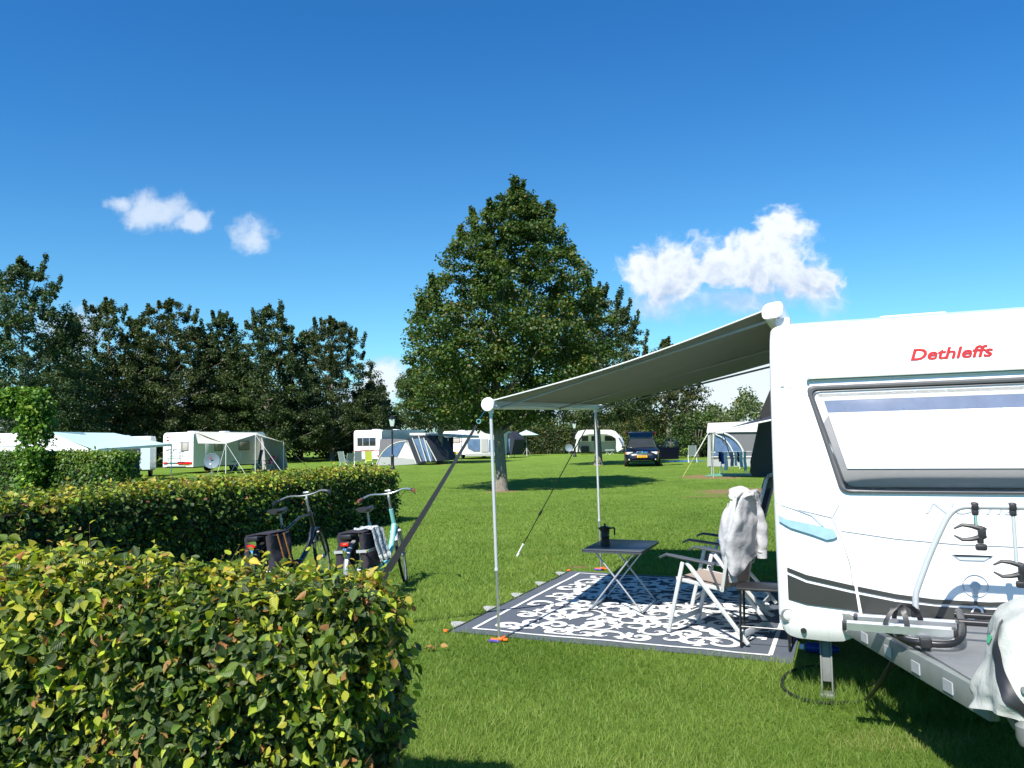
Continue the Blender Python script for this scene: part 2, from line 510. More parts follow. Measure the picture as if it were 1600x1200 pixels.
def vnoise(p, seed=0, f=1.0):
    """cheap smooth value noise on (N,3)"""
    q = p * f + seed * 17.31
    i = np.floor(q).astype(np.int64); t = q - i; t = t * t * (3 - 2 * t)
    def h(a, b, c):
        n = (a * 374761393 + b * 668265263 + c * 2147483647 + seed * 1274126177) & 0xffffffff
        n = ((n ^ (n >> 13)) * 1274126177) & 0xffffffff
        return ((n ^ (n >> 16)) & 0xffff) / 65535.0
    r = 0
    for dx in (0, 1):
        for dy in (0, 1):
            for dz in (0, 1):
                w = (t[:, 0] if dx else 1 - t[:, 0]) * (t[:, 1] if dy else 1 - t[:, 1]) * (t[:, 2] if dz else 1 - t[:, 2])
                r = r + w * h(i[:, 0] + dx, i[:, 1] + dy, i[:, 2] + dz)
    return r
rng = np.random.default_rng(11)
LEAF_V = [(0, 0, 0), (0, .30, -.03), (0, .63, -.035), (0, 1, -.10),
          (-.17, .12, .03), (-.315, .36, .05), (-.27, .60, .035), (-.12, .84, -.02),
          (.17, .12, .03), (.315, .36, .05), (.27, .60, .035), (.12, .84, -.02)]
LEAF_F = [(0, 1, 5, 4), (1, 2, 6, 5), (2, 3, 7, 6), (0, 8, 9, 1), (1, 9, 10, 2), (2, 10, 11, 3)]
LEAF_UV = [(x, y) for x, y, z in LEAF_V]
QUAD_V = [(0, 0, 0), (-.4, .5, .08), (0, 1, 0), (.4, .5, .08)]
QUAD_F = [(0, 2, 1), (0, 3, 2)]
# ------------------------------------------------------------------ lawn
gx, gy = E1, E2
KC = .911                                   # size of the caravan drawing units in metres
P0 = Vector((1.87, 5.6, 0))
PC = Vector((1.87 * KC, 5.6 * KC, EYE * (1 - KC)))   # front left corner of the near caravan
def loc2(p):                                # world -> caravan frame (t, y)
    d = Vector(p) - P0
    return d.dot(E1), d.dot(E2)
RUG_A = gp(703, 988)                        # near left corner of the rug
DIRT = [(gp(1190, 767), 2.5, 1.5), (gp(1112, 745), 1.5, 2.2), (gp(783, 768), .75, .5), (gp(1130, 775), 1.5, .25),
        (gp(905, 886), .2, .1), (gp(937, 722), .9, .5), (gp(687, 726), .8, .5)]
def lawn_material():
    m, n, p = principled('lawn')
    co = n.node('ShaderNodeTexCoord').outputs['Object']
    big = n.noise(co, .11, 4, .55); mid = n.noise(co, .9, 5, .65); fine = n.noise(co, 26, 5, .75)
    mp = n.node('ShaderNodeMapping'); n.put(mp.inputs[0], co); mp.inputs['Scale'].default_value = (9, 2.0, 1)
    mp.inputs['Rotation'].default_value = (0, 0, .3)
    tuft = n.noise(mp.outputs[0], 3.2, 6, .75)
    c = n.ramp(mid, [(.28, (.080, .150, .016)), (.5, (.125, .220, .028)), (.68, (.185, .275, .042)), (.8, (.25, .28, .07))])
    c = n.mix(n.smooth(big, .35, .7), c, n.mix(.5, c, (.19, .29, .04, 1)))
    c = n.mix(n.m('MULTIPLY', n.smooth(tuft, .35, .75), .55), c, (.20, .30, .05, 1))
    c = n.mix(n.m('MULTIPLY', n.smooth(fine, .52, .25), .75), c, (.016, .045, .006, 1))
    sp = n.node('ShaderNodeSeparateXYZ'); n.put(sp.inputs[0], co)
    wob = n.m('MULTIPLY', n.m('SUBTRACT', n.noise(co, 1.6, 6, .7), .5), 1.5)
    mask = None
    for q, a, b in DIRT:
        dx = n.m('DIVIDE', n.m('SUBTRACT', sp.outputs[0], q.x), a)
        dy = n.m('DIVIDE', n.m('SUBTRACT', sp.outputs[1], q.y), b)
        d = n.m('SQRT', n.m('ADD', n.m('MULTIPLY', dx, dx), n.m('MULTIPLY', dy, dy)))
        d = n.m('SUBTRACT', 1.0, d)
        mask = d if mask is None else n.m('MAXIMUM', mask, d)
    mask = n.smooth(n.m('ADD', mask, wob), .02, .45)
    dirt = n.ramp(n.noise(co, 9, 6, .7), [(.3, (.20, .115, .06)), (.7, (.36, .235, .13))])
    c = n.mix(n.m('MULTIPLY', mask, .88), c, dirt)
    n.put(p.inputs['Base Color'], c)
    p.inputs['Roughness'].default_value = .95; p.inputs['Specular IOR Level'].default_value = .1
    bn = n.node('ShaderNodeBump'); bn.inputs['Strength'].default_value = 1; bn.inputs['Distance'].default_value = .05
    n.put(bn.inputs['Height'], n.m('ADD', fine, tuft)); n.put(p.inputs['Normal'], bn.outputs[0])
    return m
g = MB(); g.add([(-1500, -200, 0), (1500, -200, 0), (1500, 2500, 0), (-1500, 2500, 0)], [(0, 1, 2, 3)])
tag(g.build('lawn', lawn_material(), smooth=False), kind='structure')

def scatter_grass():
    N = 620000
    ld = rng.uniform(math.log(2.6), math.log(48), N)
    d = np.exp(ld); a = rng.uniform(-.9, .9, N)
    x = d * a; y = d
    z0 = np.zeros(N)
    P = np.stack([x, y, z0], 1)
    keep = np.ones(N, bool)
    rx, ry = x - RUG_A.x, y - RUG_A.y
    s_, t_ = rx * E1.x + ry * E1.y, rx * E2.x + ry * E2.y
    keep &= ~((s_ > .02) & (s_ < 3.6) & (t_ > .05) & (t_ < 3.4))
    nz = vnoise(P, 3, 1.6)
    for q, aa, bb in DIRT:
        dd = np.sqrt(((x - q.x) / aa) ** 2 + ((y - q.y) / bb) ** 2) + (nz - .5) * .9
        keep &= ~((dd < 1.05) & (rng.random(N) > .04))
    x, y, d, P = x[keep], y[keep], d[keep], P[keep]; N = len(x)
    tx, ty = x - PC.x, y - PC.y
    t = tx * E1.x + ty * E1.y; v = tx * E2.x + ty * E2.y
    under = (t > .1) & (t < 2.2) & (v > -.1) & (v < .6)
    clump = vnoise(P, 5, 5.0); big = vnoise(P, 6, .5)
    h = .022 + .030 * clump * rng.random(N) + .012 * rng.random(N)
    h = np.where(under, h * rng.uniform(1.2, 3.2, N), h)
    h = h * np.clip(14 / d, .45, 1.15)
    w = .0021 * np.clip(d / 5, .9, 6) * rng.uniform(.7, 1.4, N)
    ang = rng.uniform(0, 2 * PI, N)
    lean = rng.normal(0, .55, (N, 2)) * h[:, None]
    V_ = np.zeros((N, 3, 3), np.float32)
    V_[:, 0, 0] = x - np.cos(ang) * w; V_[:, 0, 1] = y - np.sin(ang) * w
    V_[:, 1, 0] = x + np.cos(ang) * w; V_[:, 1, 1] = y + np.sin(ang) * w
    V_[:, 2, 0] = x + lean[:, 0]; V_[:, 2, 1] = y + lean[:, 1]; V_[:, 2, 2] = h
    ca = np.array([.092, .180, .018]); cb = np.array([.240, .350, .068]); cy = np.array([.36, .36, .12])
    f = np.clip(clump * .6 + rng.random(N) * .5 + (big - .5) * 1.0, 0, 1)[:, None]
    col = ca * (1 - f) + cb * f
    yel = rng.random(N) < .05 + .10 * (vnoise(P, 8, .9) > .62)
    q = gp(1405, 1160)
    yel |= (np.hypot((x - q.x) / .42, (y - q.y) / .16) < 1) & (rng.random(N) < .55)
    col[yel] = col[yel] * .35 + cy * .65
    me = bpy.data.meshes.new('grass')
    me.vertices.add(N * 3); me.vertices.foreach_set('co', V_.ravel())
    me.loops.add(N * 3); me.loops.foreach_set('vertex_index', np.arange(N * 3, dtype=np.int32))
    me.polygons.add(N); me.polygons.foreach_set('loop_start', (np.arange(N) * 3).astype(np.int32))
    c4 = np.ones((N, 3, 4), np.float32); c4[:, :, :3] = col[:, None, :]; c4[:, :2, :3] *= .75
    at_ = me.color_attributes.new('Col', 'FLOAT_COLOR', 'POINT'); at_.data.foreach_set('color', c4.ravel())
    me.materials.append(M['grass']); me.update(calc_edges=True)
    o = bpy.data.objects.new('grass', me); COL.objects.link(o)
    tag(o, 'short mown green grass covering the campsite lawn', 'grass', kind='stuff')
scatter_grass()

# ------------------------------------------------------------------ hedges
def hedge(name, corner, rz, L, T, H, n, size, near, label, sprigs=0, pal=None, seed=1, faces=('front', 'top', 'end'), rise=0.0, topb=.16, tb0=.55):
    """local x runs along the hedge away from the corner (negative), y is thickness, z up"""
    r = np.random.default_rng(seed)
    root = thing(name, (corner[0], corner[1], 0), rz, label, 'hedge')
    areas = {'front': L * H, 'top': L * T, 'end': T * H, 'back': L * H, 'end2': T * H}
    tot = sum(areas[f] for f in faces)
    Ps, Ns = [], []
    for f in faces:
        k = int(n * areas[f] / tot)
        u, v = r.random(k), r.random(k)
        if f in ('front', 'back'):
            s_ = -1 if f == 'front' else 1
            p = np.stack([-u * L, np.full(k, 0.0 if s_ < 0 else T), v ** .95 * H], 1); nn = np.tile([0, s_, .35], (k, 1))
        elif f == 'top':
            p = np.stack([-u * L, v * T, np.full(k, H)], 1); nn = np.tile([0, -.25, 1], (k, 1))
        else:
            e = 0.0 if f == 'end' else -L
            p = np.stack([np.full(k, e), u * T, v * H], 1); nn = np.tile([1 if f == 'end' else -1, 0, .3], (k, 1))
        nu_ = nn / np.linalg.norm(nn[0])
        out = r.normal(-.03, .045, k) * (1.0 if near else 1.3)
        lump = (vnoise(p + seed, seed, 3.2) - .5) * .16 + (vnoise(p + seed, seed + 4, 9.) - .5) * .06
        p = p + nu_ * (out + lump)[:, None]
        # soften the box edges
        if f == 'top':
            e = np.minimum(v, 1 - v) * T
            p[:, 2] -= np.clip(.09 - e, 0, 1) * .7
        if f in ('front', 'back'):
            e = H - p[:, 2]; p[:, 1] += (1 if f == 'front' else -1) * np.clip(.10 - e, 0, .2) * .8
        if rise: p[:, 2] *= 1 + rise * np.clip(-p[:, 0], 0, 2) / 2
        Ps.append(p); Ns.append(nn)
    p = np.concatenate(Ps); nn = np.concatenate(Ns); k = len(p)
    nn = nn / np.linalg.norm(nn, axis=1, keepdims=True)
    nrm = nn * .9 + r.normal(0, .78, (k, 3)) + np.array([0, 0, .25])
    up = np.tile([0., -.15, -1.], (k, 1)) + nn * .55 + r.normal(0, .7, (k, 3))
    rot = frames(nrm, up, r.normal(0, .5, k))
    sz = size * r.uniform(.55, 1.15, k)
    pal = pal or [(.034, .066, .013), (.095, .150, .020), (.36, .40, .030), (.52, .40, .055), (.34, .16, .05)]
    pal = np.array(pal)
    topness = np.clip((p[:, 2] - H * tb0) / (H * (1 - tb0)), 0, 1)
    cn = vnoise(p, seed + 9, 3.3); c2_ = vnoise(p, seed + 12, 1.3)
    q = r.random(k) * .85 + cn * .55 + topness * topb + (c2_ - .5) * .35  # top leaves yellower from new growth, with top sunlight painted in too
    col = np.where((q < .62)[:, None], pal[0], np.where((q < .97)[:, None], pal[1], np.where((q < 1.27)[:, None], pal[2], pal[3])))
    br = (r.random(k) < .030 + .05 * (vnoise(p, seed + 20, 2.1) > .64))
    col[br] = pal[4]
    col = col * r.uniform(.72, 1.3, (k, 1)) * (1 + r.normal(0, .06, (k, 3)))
    ps, cs, rs, ss = [p], [np.clip(col, .004, 1)], [rot], [sz]
    tw = MB()
    for i in range(sprigs):
        x0 = -r.random() * L; y0 = r.random() * T
        hh = r.uniform(.04, .12) if r.random() < .88 else r.uniform(.14, .26)
        b = Vector((x0, y0, H * (1 + rise * min(2, -x0) / 2) - .08)); lean = Vector((r.normal(0, .28), r.normal(0, .25), 1)).normalized()
        e = b + lean * (hh + .08); mid = b.lerp(e, .55) + Vector((r.normal(0, .01), 0, 0))
        tw.tube([b, mid, e], [.0028, .002, .001], 5)
        m_ = max(3, int(hh / .026)); cc = pal[2] if r.random() < .62 else (pal[3] if r.random() < .6 else pal[4] * 1.2)
        tt = np.linspace(.25, 1, m_)
        pp = np.array([b.lerp(e, t_) for t_ in tt])
        side = np.array([(math.cos(j * PI + i), math.sin(j * PI + i), .45) for j in range(m_)])
        nr = np.tile([0, 0, 1.], (m_, 1)) + r.normal(0, .35, (m_, 3)) - side * .3
        ps.append(pp); rs.append(frames(nr, side, np.zeros(m_))); ss.append(size * r.uniform(.45, .9, m_) * (1.15 - .4 * tt))
        cs.append(np.clip(cc * r.uniform(.75, 1.2, (m_, 1)), 0, 1))
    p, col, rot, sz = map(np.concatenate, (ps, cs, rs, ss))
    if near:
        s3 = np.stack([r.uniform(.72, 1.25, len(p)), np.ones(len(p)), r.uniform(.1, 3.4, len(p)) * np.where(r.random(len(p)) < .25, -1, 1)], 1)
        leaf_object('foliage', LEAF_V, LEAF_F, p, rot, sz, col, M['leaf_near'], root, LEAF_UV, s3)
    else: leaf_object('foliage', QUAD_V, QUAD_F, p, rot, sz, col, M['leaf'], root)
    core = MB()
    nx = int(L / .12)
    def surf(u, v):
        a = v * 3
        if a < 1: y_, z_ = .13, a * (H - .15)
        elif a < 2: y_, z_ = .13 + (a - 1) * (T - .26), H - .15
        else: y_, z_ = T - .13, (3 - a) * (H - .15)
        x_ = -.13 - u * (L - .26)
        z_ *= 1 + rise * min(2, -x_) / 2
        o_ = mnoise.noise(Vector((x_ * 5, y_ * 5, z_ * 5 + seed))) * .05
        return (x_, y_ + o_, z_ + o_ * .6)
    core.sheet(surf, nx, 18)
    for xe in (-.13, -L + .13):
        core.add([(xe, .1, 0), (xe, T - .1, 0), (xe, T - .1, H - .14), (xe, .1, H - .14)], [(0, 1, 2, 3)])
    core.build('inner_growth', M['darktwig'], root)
    if near:
        for i in range(260):      # stems showing between the leaves
            x0 = -r.random() * L; z0 = r.random() * (H - .2); y0 = .06 + r.random() * .05
            tw.tube([(x0, y0 + .08, z0), (x0 + r.normal(0, .05), y0, z0 + .08), (x0 + r.normal(0, .09), y0 - .07, z0 + .2)], [.004, .003, .0015], 5)
        for i in range(40):
            z0 = r.random() * (H - .2); y0 = r.random() * T
            tw.tube([(-.1, y0, z0), (-.02, y0 + r.normal(0, .05), z0 + .07), (.06, y0 + r.normal(0, .08), z0 + .17)], [.004, .003, .0015], 5)
    if tw.v: tag(tw.build('twigs', M['twig'], root), kind='stuff')
    return root
hedge('beech_hedge', (-.575, 2.80), R(-8), 3.4, .58, 1.12, 50000, .052, True,
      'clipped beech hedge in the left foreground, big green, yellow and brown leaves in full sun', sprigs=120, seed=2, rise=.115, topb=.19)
PAL2 = [(.030, .062, .012), (.060, .110, .016), (.22, .29, .030), (.34, .30, .04), (.20, .10, .035)]
# runs away from the camera: local x along E2
h2 = hedge('beech_hedge', (-2.5, 16.6), R(-20.5) + PI / 2, 13.5, 1.15, 1.13, 64000, .072, False,
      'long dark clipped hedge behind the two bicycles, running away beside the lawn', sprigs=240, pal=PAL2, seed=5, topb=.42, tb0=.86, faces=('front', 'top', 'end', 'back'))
hedge('beech_hedge', (gp(185, 775).x * 0 - 11.4, 22.2), -TH, 12, .8, 1.58, 22000, .095, False,
      'bright green hedge on the far left, in front of the caravan with the teal awning', sprigs=50, pal=[(.035, .08, .012), (.06, .13, .018), (.12, .21, .025), (.16, .22, .03), (.05, .1, .02)], seed=7, topb=.4, faces=('front', 'top', 'end'))

def leafblob(name, centres, radii, per, size, pal, seed, parent=None, material=None, upb=.5, yel=.1):
    r = np.random.default_rng(seed)
    C_ = np.repeat(np.array(centres, float), per, axis=0); Rr = np.repeat(np.array(radii, float).reshape(len(centres), -1), per, axis=0)
    k = len(C_)
    d = r.normal(0, 1, (k, 3)); d /= np.linalg.norm(d, axis=1, keepdims=True)
    rad = r.random(k) ** .45
    p = C_ + d * rad[:, None] * Rr
    nrm = d * .55 + np.array([0, 0, upb]) + r.normal(0, .5, (k, 3))
    rot = frames(nrm, np.tile([0, 0, -1.], (k, 1)) + d * .6 + r.normal(0, .6, (k, 3)), r.normal(0, .8, k))
    pal = np.array(pal)
    clump = np.repeat(r.random(len(centres)), per)
    f = np.clip(clump * .55 + r.random(k) * .45 + (vnoise(p, seed, .5) - .5) * .5, 0, .999)
    col = pal[0] * (1 - f[:, None]) + pal[1] * f[:, None]
    y_ = r.random(k) < yel * (clump > .5)
    col[y_] = pal[2]
    col = np.clip(col * 1.25 * r.uniform(.7, 1.3, (k, 1)), .003, 1)
    return leaf_object(name, QUAD_V, QUAD_F, p, rot, size * r.uniform(.6, 1.25, k), col, material or M['leaf'], parent)

def tree(base, H, cb, Rc, label, nclump=230, per=75, size=.16, pal=None, seed=1, tr=.2, prof=(.62, .75), lobes=.22, spikes=26, crad=.55, group=None, shx=0.0, dens=.36, cat='tree', crown_y=1.0, yel=.1):
    r = np.random.default_rng(seed); rr = random.Random(seed)
    root = thing('tree', base, 0, label, cat, group)
    pal = pal or [(.022, .045, .010), (.060, .100, .020), (.12, .12, .03)]
    cen, rad = [], []
    ph = [rr.uniform(0, 6.28) for _ in range(4)]
    def env(t, a):
        e = math.sin(PI * min(1, max(0, t)) ** prof[0]) ** prof[1] if 0 < t < 1 else 0
        return Rc * e * (1 + lobes * (math.sin(2 * a + ph[0] + 3 * t) * .5 + math.sin(3 * a + ph[1] - 7 * t) * .4 + math.sin(5 * a + ph[2] + 11 * t) * .35 + math.sin(17 * t + ph[3] + a) * .3))
    n_ = 0
    while n_ < nclump:
        t = rr.random(); a = rr.uniform(0, 2 * PI)
        e = env(t, a)
        if rr.random() > (e / Rc) ** 1.1 + .06: continue
        q = rr.random() ** dens
        x, y = math.cos(a) * e * q, math.sin(a) * e * q * crown_y
        z = cb + (H - cb) * t
        cr = crad * rr.uniform(.6, 1.25) * (1 - .45 * t)
        cen.append((x, y, z)); rad.append((cr, cr, cr * rr.uniform(.5, .8))); n_ += 1
    for i in range(spikes):
        t = rr.uniform(.45, .97) if i > 5 else rr.uniform(.93, 1.0); a = rr.uniform(0, 2 * PI)
        e = max(env(t, a), .15); q = rr.uniform(.75, 1.0) if i > 5 else rr.uniform(0, .5)
        z = cb + (H - cb) * t
        L_ = rr.uniform(.4, 1.25) * (H / 11) * (1 if i > 5 else .55); sw = rr.uniform(.5, 1.2)
        for j in range(3):
            cen.append((math.cos(a) * (e * q + j * .10 * L_), math.sin(a) * (e * q + j * .10 * L_), z + L_ * j * .33))
            rad.append((crad * (.30 - .07 * j) * sw, crad * (.30 - .07 * j) * sw, .26 * L_))
    cen = [(x + shx * (z - cb), y, z) for x, y, z in cen]
    leafblob('crown', cen, rad, per, size, pal, seed, root, yel=yel)
    tb = MB()
    top = cb + (H - cb) * .82
    bend = rr.uniform(-.12, .12)
    pts = [(0, 0, -.05), (0, 0, .12), (.02, 0, .5), (bend * .5, 0, cb), (bend, .05, cb + (top - cb) * .5), (bend * 1.2, 0, top)]
    tb.tube(pts, [tr * 1.55, tr * 1.18, tr, tr * .86, tr * .5, tr * .1], 14)
    tb.build('trunk', M['bark'], root)
    lb = MB()
    for i in range(34):
        c = rr.choice(cen[:nclump]); z0 = max(cb * .85, c[2] - rr.uniform(.8, 2.2) * (H / 10)); z0 = min(z0, top * .95)
        f = (z0 - cb) / max(.1, top - cb); f = max(0, min(1, f))
        s_ = Vector((bend * f, 0, z0)); e_ = Vector(c)
        m1 = s_.lerp(e_, .35) + Vector((0, 0, -.1)); m2 = s_.lerp(e_, .7) + Vector((0, 0, .0))
        w0 = tr * .42 * (1 - .6 * f)
        lb.tube([s_, m1, m2, e_], [w0, w0 * .7, w0 * .42, .012], 7)
    lb.build('limbs', M['bark'], root)
    return root
T1 = gp(783, 767)
tree(T1, 10.3, 2.25, 3.3, 'large broad hornbeam tree in the middle of the lawn, trunk right behind the awning pole', 900, 92, .108, [(.020, .044, .008), (.070, .112, .018), (.15, .12, .03)], 21, .195, (.60, .62), .13, 34, .47, dens=.46, shx=.085)
T2 = gp(935, 727)
tree(T2, 11.0, 2.6, 3.4, 'tree just right of the large middle one, sparse shoots round its foot', 460, 90, .135, [(.024, .044, .012), (.062, .088, .026), (.14, .09, .04)], 22, .23, (.58, .58), .14, 30, .54)
T3 = gp(1046, 713)
tree(T3, 9.6, 2.6, 3.1, 'smaller tree with a brownish crown behind the dark blue car', 220, 60, .20, [(.028, .044, .014), (.075, .088, .032), (.15, .09, .04)], 23, .26, (.60, .72), .2, 24, .65)
T4 = gp(688, 725)
tree(T4, 8.4, 3.0, 3.3, 'medium green tree standing beside the tent and caravan, left of the large one', 340, 90, .14, [(.020, .042, .010), (.058, .088, .018), (.12, .1, .03)], 24, .19, (.60, .72), .2, 24, .65)
GR = 'tall dark trees in a row behind the caravans on the left'
row = [(28, 395, 150, 56, 'tallest tree of the dark row, at the left edge of the photo', 1),
       (165, 462, 125, 66, 'brown topped tree of the row above the teal awning', 2),
       (262, 458, 130, 68, 'spiky topped tree of the row above the left end of the canopy caravan', 3),
       (345, 484, 70, 72, 'narrow thin tree of the row standing between two fuller crowns', 4),
       (418, 474, 115, 70, 'full blue green tree of the row above the canopy tent wall', 5),
       (518, 490, 120, 74, 'rounded last tree on the right end of the dark row', 6)]
pals = [[(.016, .036, .012), (.048, .080, .024), (.08, .08, .03)], [(.018, .034, .010), (.055, .070, .020), (.12, .06, .025)], [(.018, .036, .010), (.060, .085, .024), (.09, .08, .03)]]
for i, (px, top, w, d, lab, sd_) in enumerate(row):
    b = at(px, 700, d); b.z = 0
    Hh = at(px, top, d).z * .955
    tree(b, Hh, 1.2, w / F * d * .80, lab, 520, 84, .185, pals[(i * 2) % 3], 40 + sd_, .24, (.46, .50), .12, 34, .72, group=GR, dens=.5, yel=.02)
for i, (px, top, w, d, lab) in enumerate([(95, 530, 120, 70, 'lower tree filling the gap between the two leftmost crowns'),
        (215, 520, 120, 80, 'low dark tree behind the brown topped one'), (305, 520, 110, 82, 'low dark tree behind the spiky and the narrow one'), (470, 525, 110, 84, 'low tree behind, between the two right crowns of the dark row'),
        (580, 600, 60, 80, 'small low tree right of the row, by the cloud gap'), (375, 560, 90, 86, 'lowest of the rear trees, above the canopy of the caravan')]):
    b = at(px, 700, d); b.z = 0
    tree(b, at(px, top, d).z, .8, w / F * d * .80, lab, 240, 55, .27, pals[i % 3], 60 + i, .2, (.5, .55), .2, 20, .85, group=GR, dens=.6, yel=.05)

# undergrowth below the left row, and the far wood
def mass(name, label, cat, x0, x1, d0, d1, zt, n, per, size, rad, pal, seed, kind='stuff', lift=0, group=None):
    r = random.Random(seed)
    cen, rd = [], []
    for i in range(n):
        u = r.random(); px = x0 + (x1 - x0) * u; d = r.uniform(d0, d1)
        q = at(px, 690, d)
        hmax = zt(u, r) if callable(zt) else zt
        z = lift + (hmax - lift - rad * .5) * r.random() ** .75
        cen.append((q.x, q.y, max(.2, z))); rd.append((rad, rad, rad * .7))
    o = leafblob(name, cen, rd, per, size, pal, seed)
    tag(o, label, cat, group, kind)
    return o
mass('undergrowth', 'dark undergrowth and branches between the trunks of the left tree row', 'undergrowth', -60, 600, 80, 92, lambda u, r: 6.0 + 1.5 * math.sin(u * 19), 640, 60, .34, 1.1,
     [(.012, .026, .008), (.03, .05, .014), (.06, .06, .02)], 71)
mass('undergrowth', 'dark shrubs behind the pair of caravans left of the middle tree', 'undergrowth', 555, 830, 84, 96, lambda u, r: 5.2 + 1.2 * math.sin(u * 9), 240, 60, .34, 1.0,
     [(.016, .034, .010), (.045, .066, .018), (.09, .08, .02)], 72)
def woodtop(u, r): return 5.6 + .8 * math.sin(u * 17) + .8 * math.sin(u * 41 + 1) + (2.4 if u > .84 else 0) * max(0, 1 - abs(u - .93) * 12)
mass('far_wood', 'far off wood closing the campsite behind the clipped hedge', 'wood', 770, 1200, 105, 125, woodtop, 620, 60, .42, 1.4,
     [(.035, .055, .018), (.085, .115, .030), (.17, .15, .05)], 73)
# clipped hedge and bushes in front of the far wood
def fhedge(px0, px1, d, h, T, label, seed, pal, n=26000, size=.22, name='hedge'):
    a = at(px1, 700, d); b = at(px0, 700, d)
    L = (a - b).length
    return hedge(name, (a.x, a.y), 0, L, T, h, n, size, False, label, sprigs=40, pal=pal, seed=seed, faces=('front', 'top', 'end'))
PALF = [(.024, .045, .012), (.040, .068, .016), (.075, .10, .022), (.11, .11, .03), (.13, .07, .03)]
fhedge(800, 985, 84, 2.75, 1.6, 'tall dark green hedge behind the sun umbrella and the curved white awning', 81, PALF)
fhedge(1090, 1240, 62, 2.6, 1.5, 'tall hedge behind the awning tent at the right', 83, PALF, 14000)
def bush(px, py, Y, r_, h, label, seed, pal, per=60, size=.2):
    b = at(px, py, Y); b.z = 0
    rr = random.Random(seed)
    root = thing('bush', b, 0, label, 'bush')
    cen, rad = [], []
    for i in range(int(60)):
        a = rr.uniform(0, 6.28); t = rr.random(); q = rr.random() ** .5
        e = r_ * (1 - .55 * t ** 2)
        cen.append((math.cos(a) * e * q, math.sin(a) * e * q, .3 + t * (h - .6))); rad.append((.5, .5, .4))
    leafblob('foliage', cen, rad, per, size, pal, seed, root)
    st = MB()
    for i in range(6): st.tube([(rr.uniform(-.2, .2), rr.uniform(-.2, .2), 0), (rr.uniform(-.6, .6), rr.uniform(-.4, .4), h * .6)], [.05, .015], 6)
    st.build('stems', M['bark'], root)
    return root
bush(1000, 700, 74, 2.6, 4.4, 'olive and rust coloured bush directly behind the open tailgate', 91, [(.03, .05, .012), (.09, .10, .022), (.22, .09, .04)])
bush(1040, 700, 70, 2.6, 3.6, 'yellow green bush behind the car door', 92, [(.035, .06, .012), (.10, .12, .02), (.16, .13, .03)])
bush(1090, 700, 60, 3.0, 3.6, 'round dark green bush between the folding chair and the right tent', 93, [(.022, .046, .012), (.055, .088, .018), (.09, .11, .03)])
bush(972, 700, 92, 2.2, 3.4, 'rust tinged bush right of the curved white awning', 94, [(.03, .05, .014), (.07, .09, .02), (.2, .08, .04)])

# clipped leafy arch over the left hedge
def arch():
    rr = random.Random(4)
    b = at(54, 700, 23.2); b.z = 0
    root = thing('leafy_arch', b, 0, 'bright green clipped leafy column with an overhanging top above the far left hedge', 'topiary')
    cen, rad = [], []
    for i in range(110):
        z = rr.uniform(.3, 3.2); w = .26 + .10 * (z > 1.6)
        cen.append((rr.uniform(-w, w), rr.uniform(-w, w), z)); rad.append((.22, .22, .2))
    for i in range(120):
        a = rr.random(); x = -1.7 * a - .1 + .3; z = 3.5 - .05 * a
        cen.append((x, rr.uniform(-.3, .3), z - rr.random() * (.95 - .55 * a))); rad.append((.22, .22, .16))
    leafblob('foliage', cen, rad, 46, .12, [(.035, .085, .012), (.11, .21, .022), (.2, .26, .04)], 5, root)
    s_ = MB()
    s_.tube([(0, 0, 0), (.03, 0, 1.6), (0, 0, 3)], [.06, .05, .03], 8); s_.tube([(0, 0, 2.2), (-.6, 0, 3.1), (-1.5, 0, 3.2)], [.035, .03, .015], 7)
    s_.build('stem', M['bark'], root)
arch()
# ------------------------------------------------------------------ the near caravan
def front_y(z):
    """how far back (local y) the front wall stands at height z"""
    pts = [(.25, .05), (.45, 0), (1.25, 0), (1.6, .03), (2.05, .10), (2.3, .155), (2.45, .22), (2.55, .31), (2.60, .45), (2.62, .8)]
    if z <= pts[0][0]: return pts[0][1]
    for (a, b), (c, d) in zip(pts, pts[1:]):
        if z <= c: return b + (d - b) * (z - a) / (c - a)
    return .8
def plan_y(t):
    """rounding of the two front corners in plan"""
    e = min(t, CW - t)
    r_ = .07
    return 0 if e > r_ else r_ - math.sqrt(max(0, r_ * r_ - (r_ - max(0, e)) ** 2))
CW, CL = 2.30, 5.6
M['gel'], gn_, gp2 = principled('weathered_gelcoat')
co2 = gn_.node('ShaderNodeTexCoord').outputs['Object']
mp2 = gn_.node('ShaderNodeMapping'); gn_.put(mp2.inputs[0], co2); mp2.inputs['Scale'].default_value = (16, 4, .8)
stk = gn_.smooth(gn_.noise(mp2.outputs[0], 1.6, 6, .65), .52, .8)
spk = gn_.smooth(gn_.noise(co2, 34, 6, .8), .66, .8)
grime = gn_.m('ADD', gn_.m('MULTIPLY', stk, .22), gn_.m('MULTIPLY', spk, .3), clamp=True)
gn_.put(gp2.inputs['Base Color'], gn_.mix(grime, (.76, .765, .77, 1), (.40, .39, .35, 1)))
gn_.put(gp2.inputs['Roughness'], gn_.m('ADD', gn_.m('MULTIPLY', gn_.noise(co2, 9, 5, .7), .3), .12))
gp2.inputs['Coat Weight'].default_value = .4
def wp(t, z, o=0.0): return Vector((t, front_y(z) + plan_y(t) - o, z))
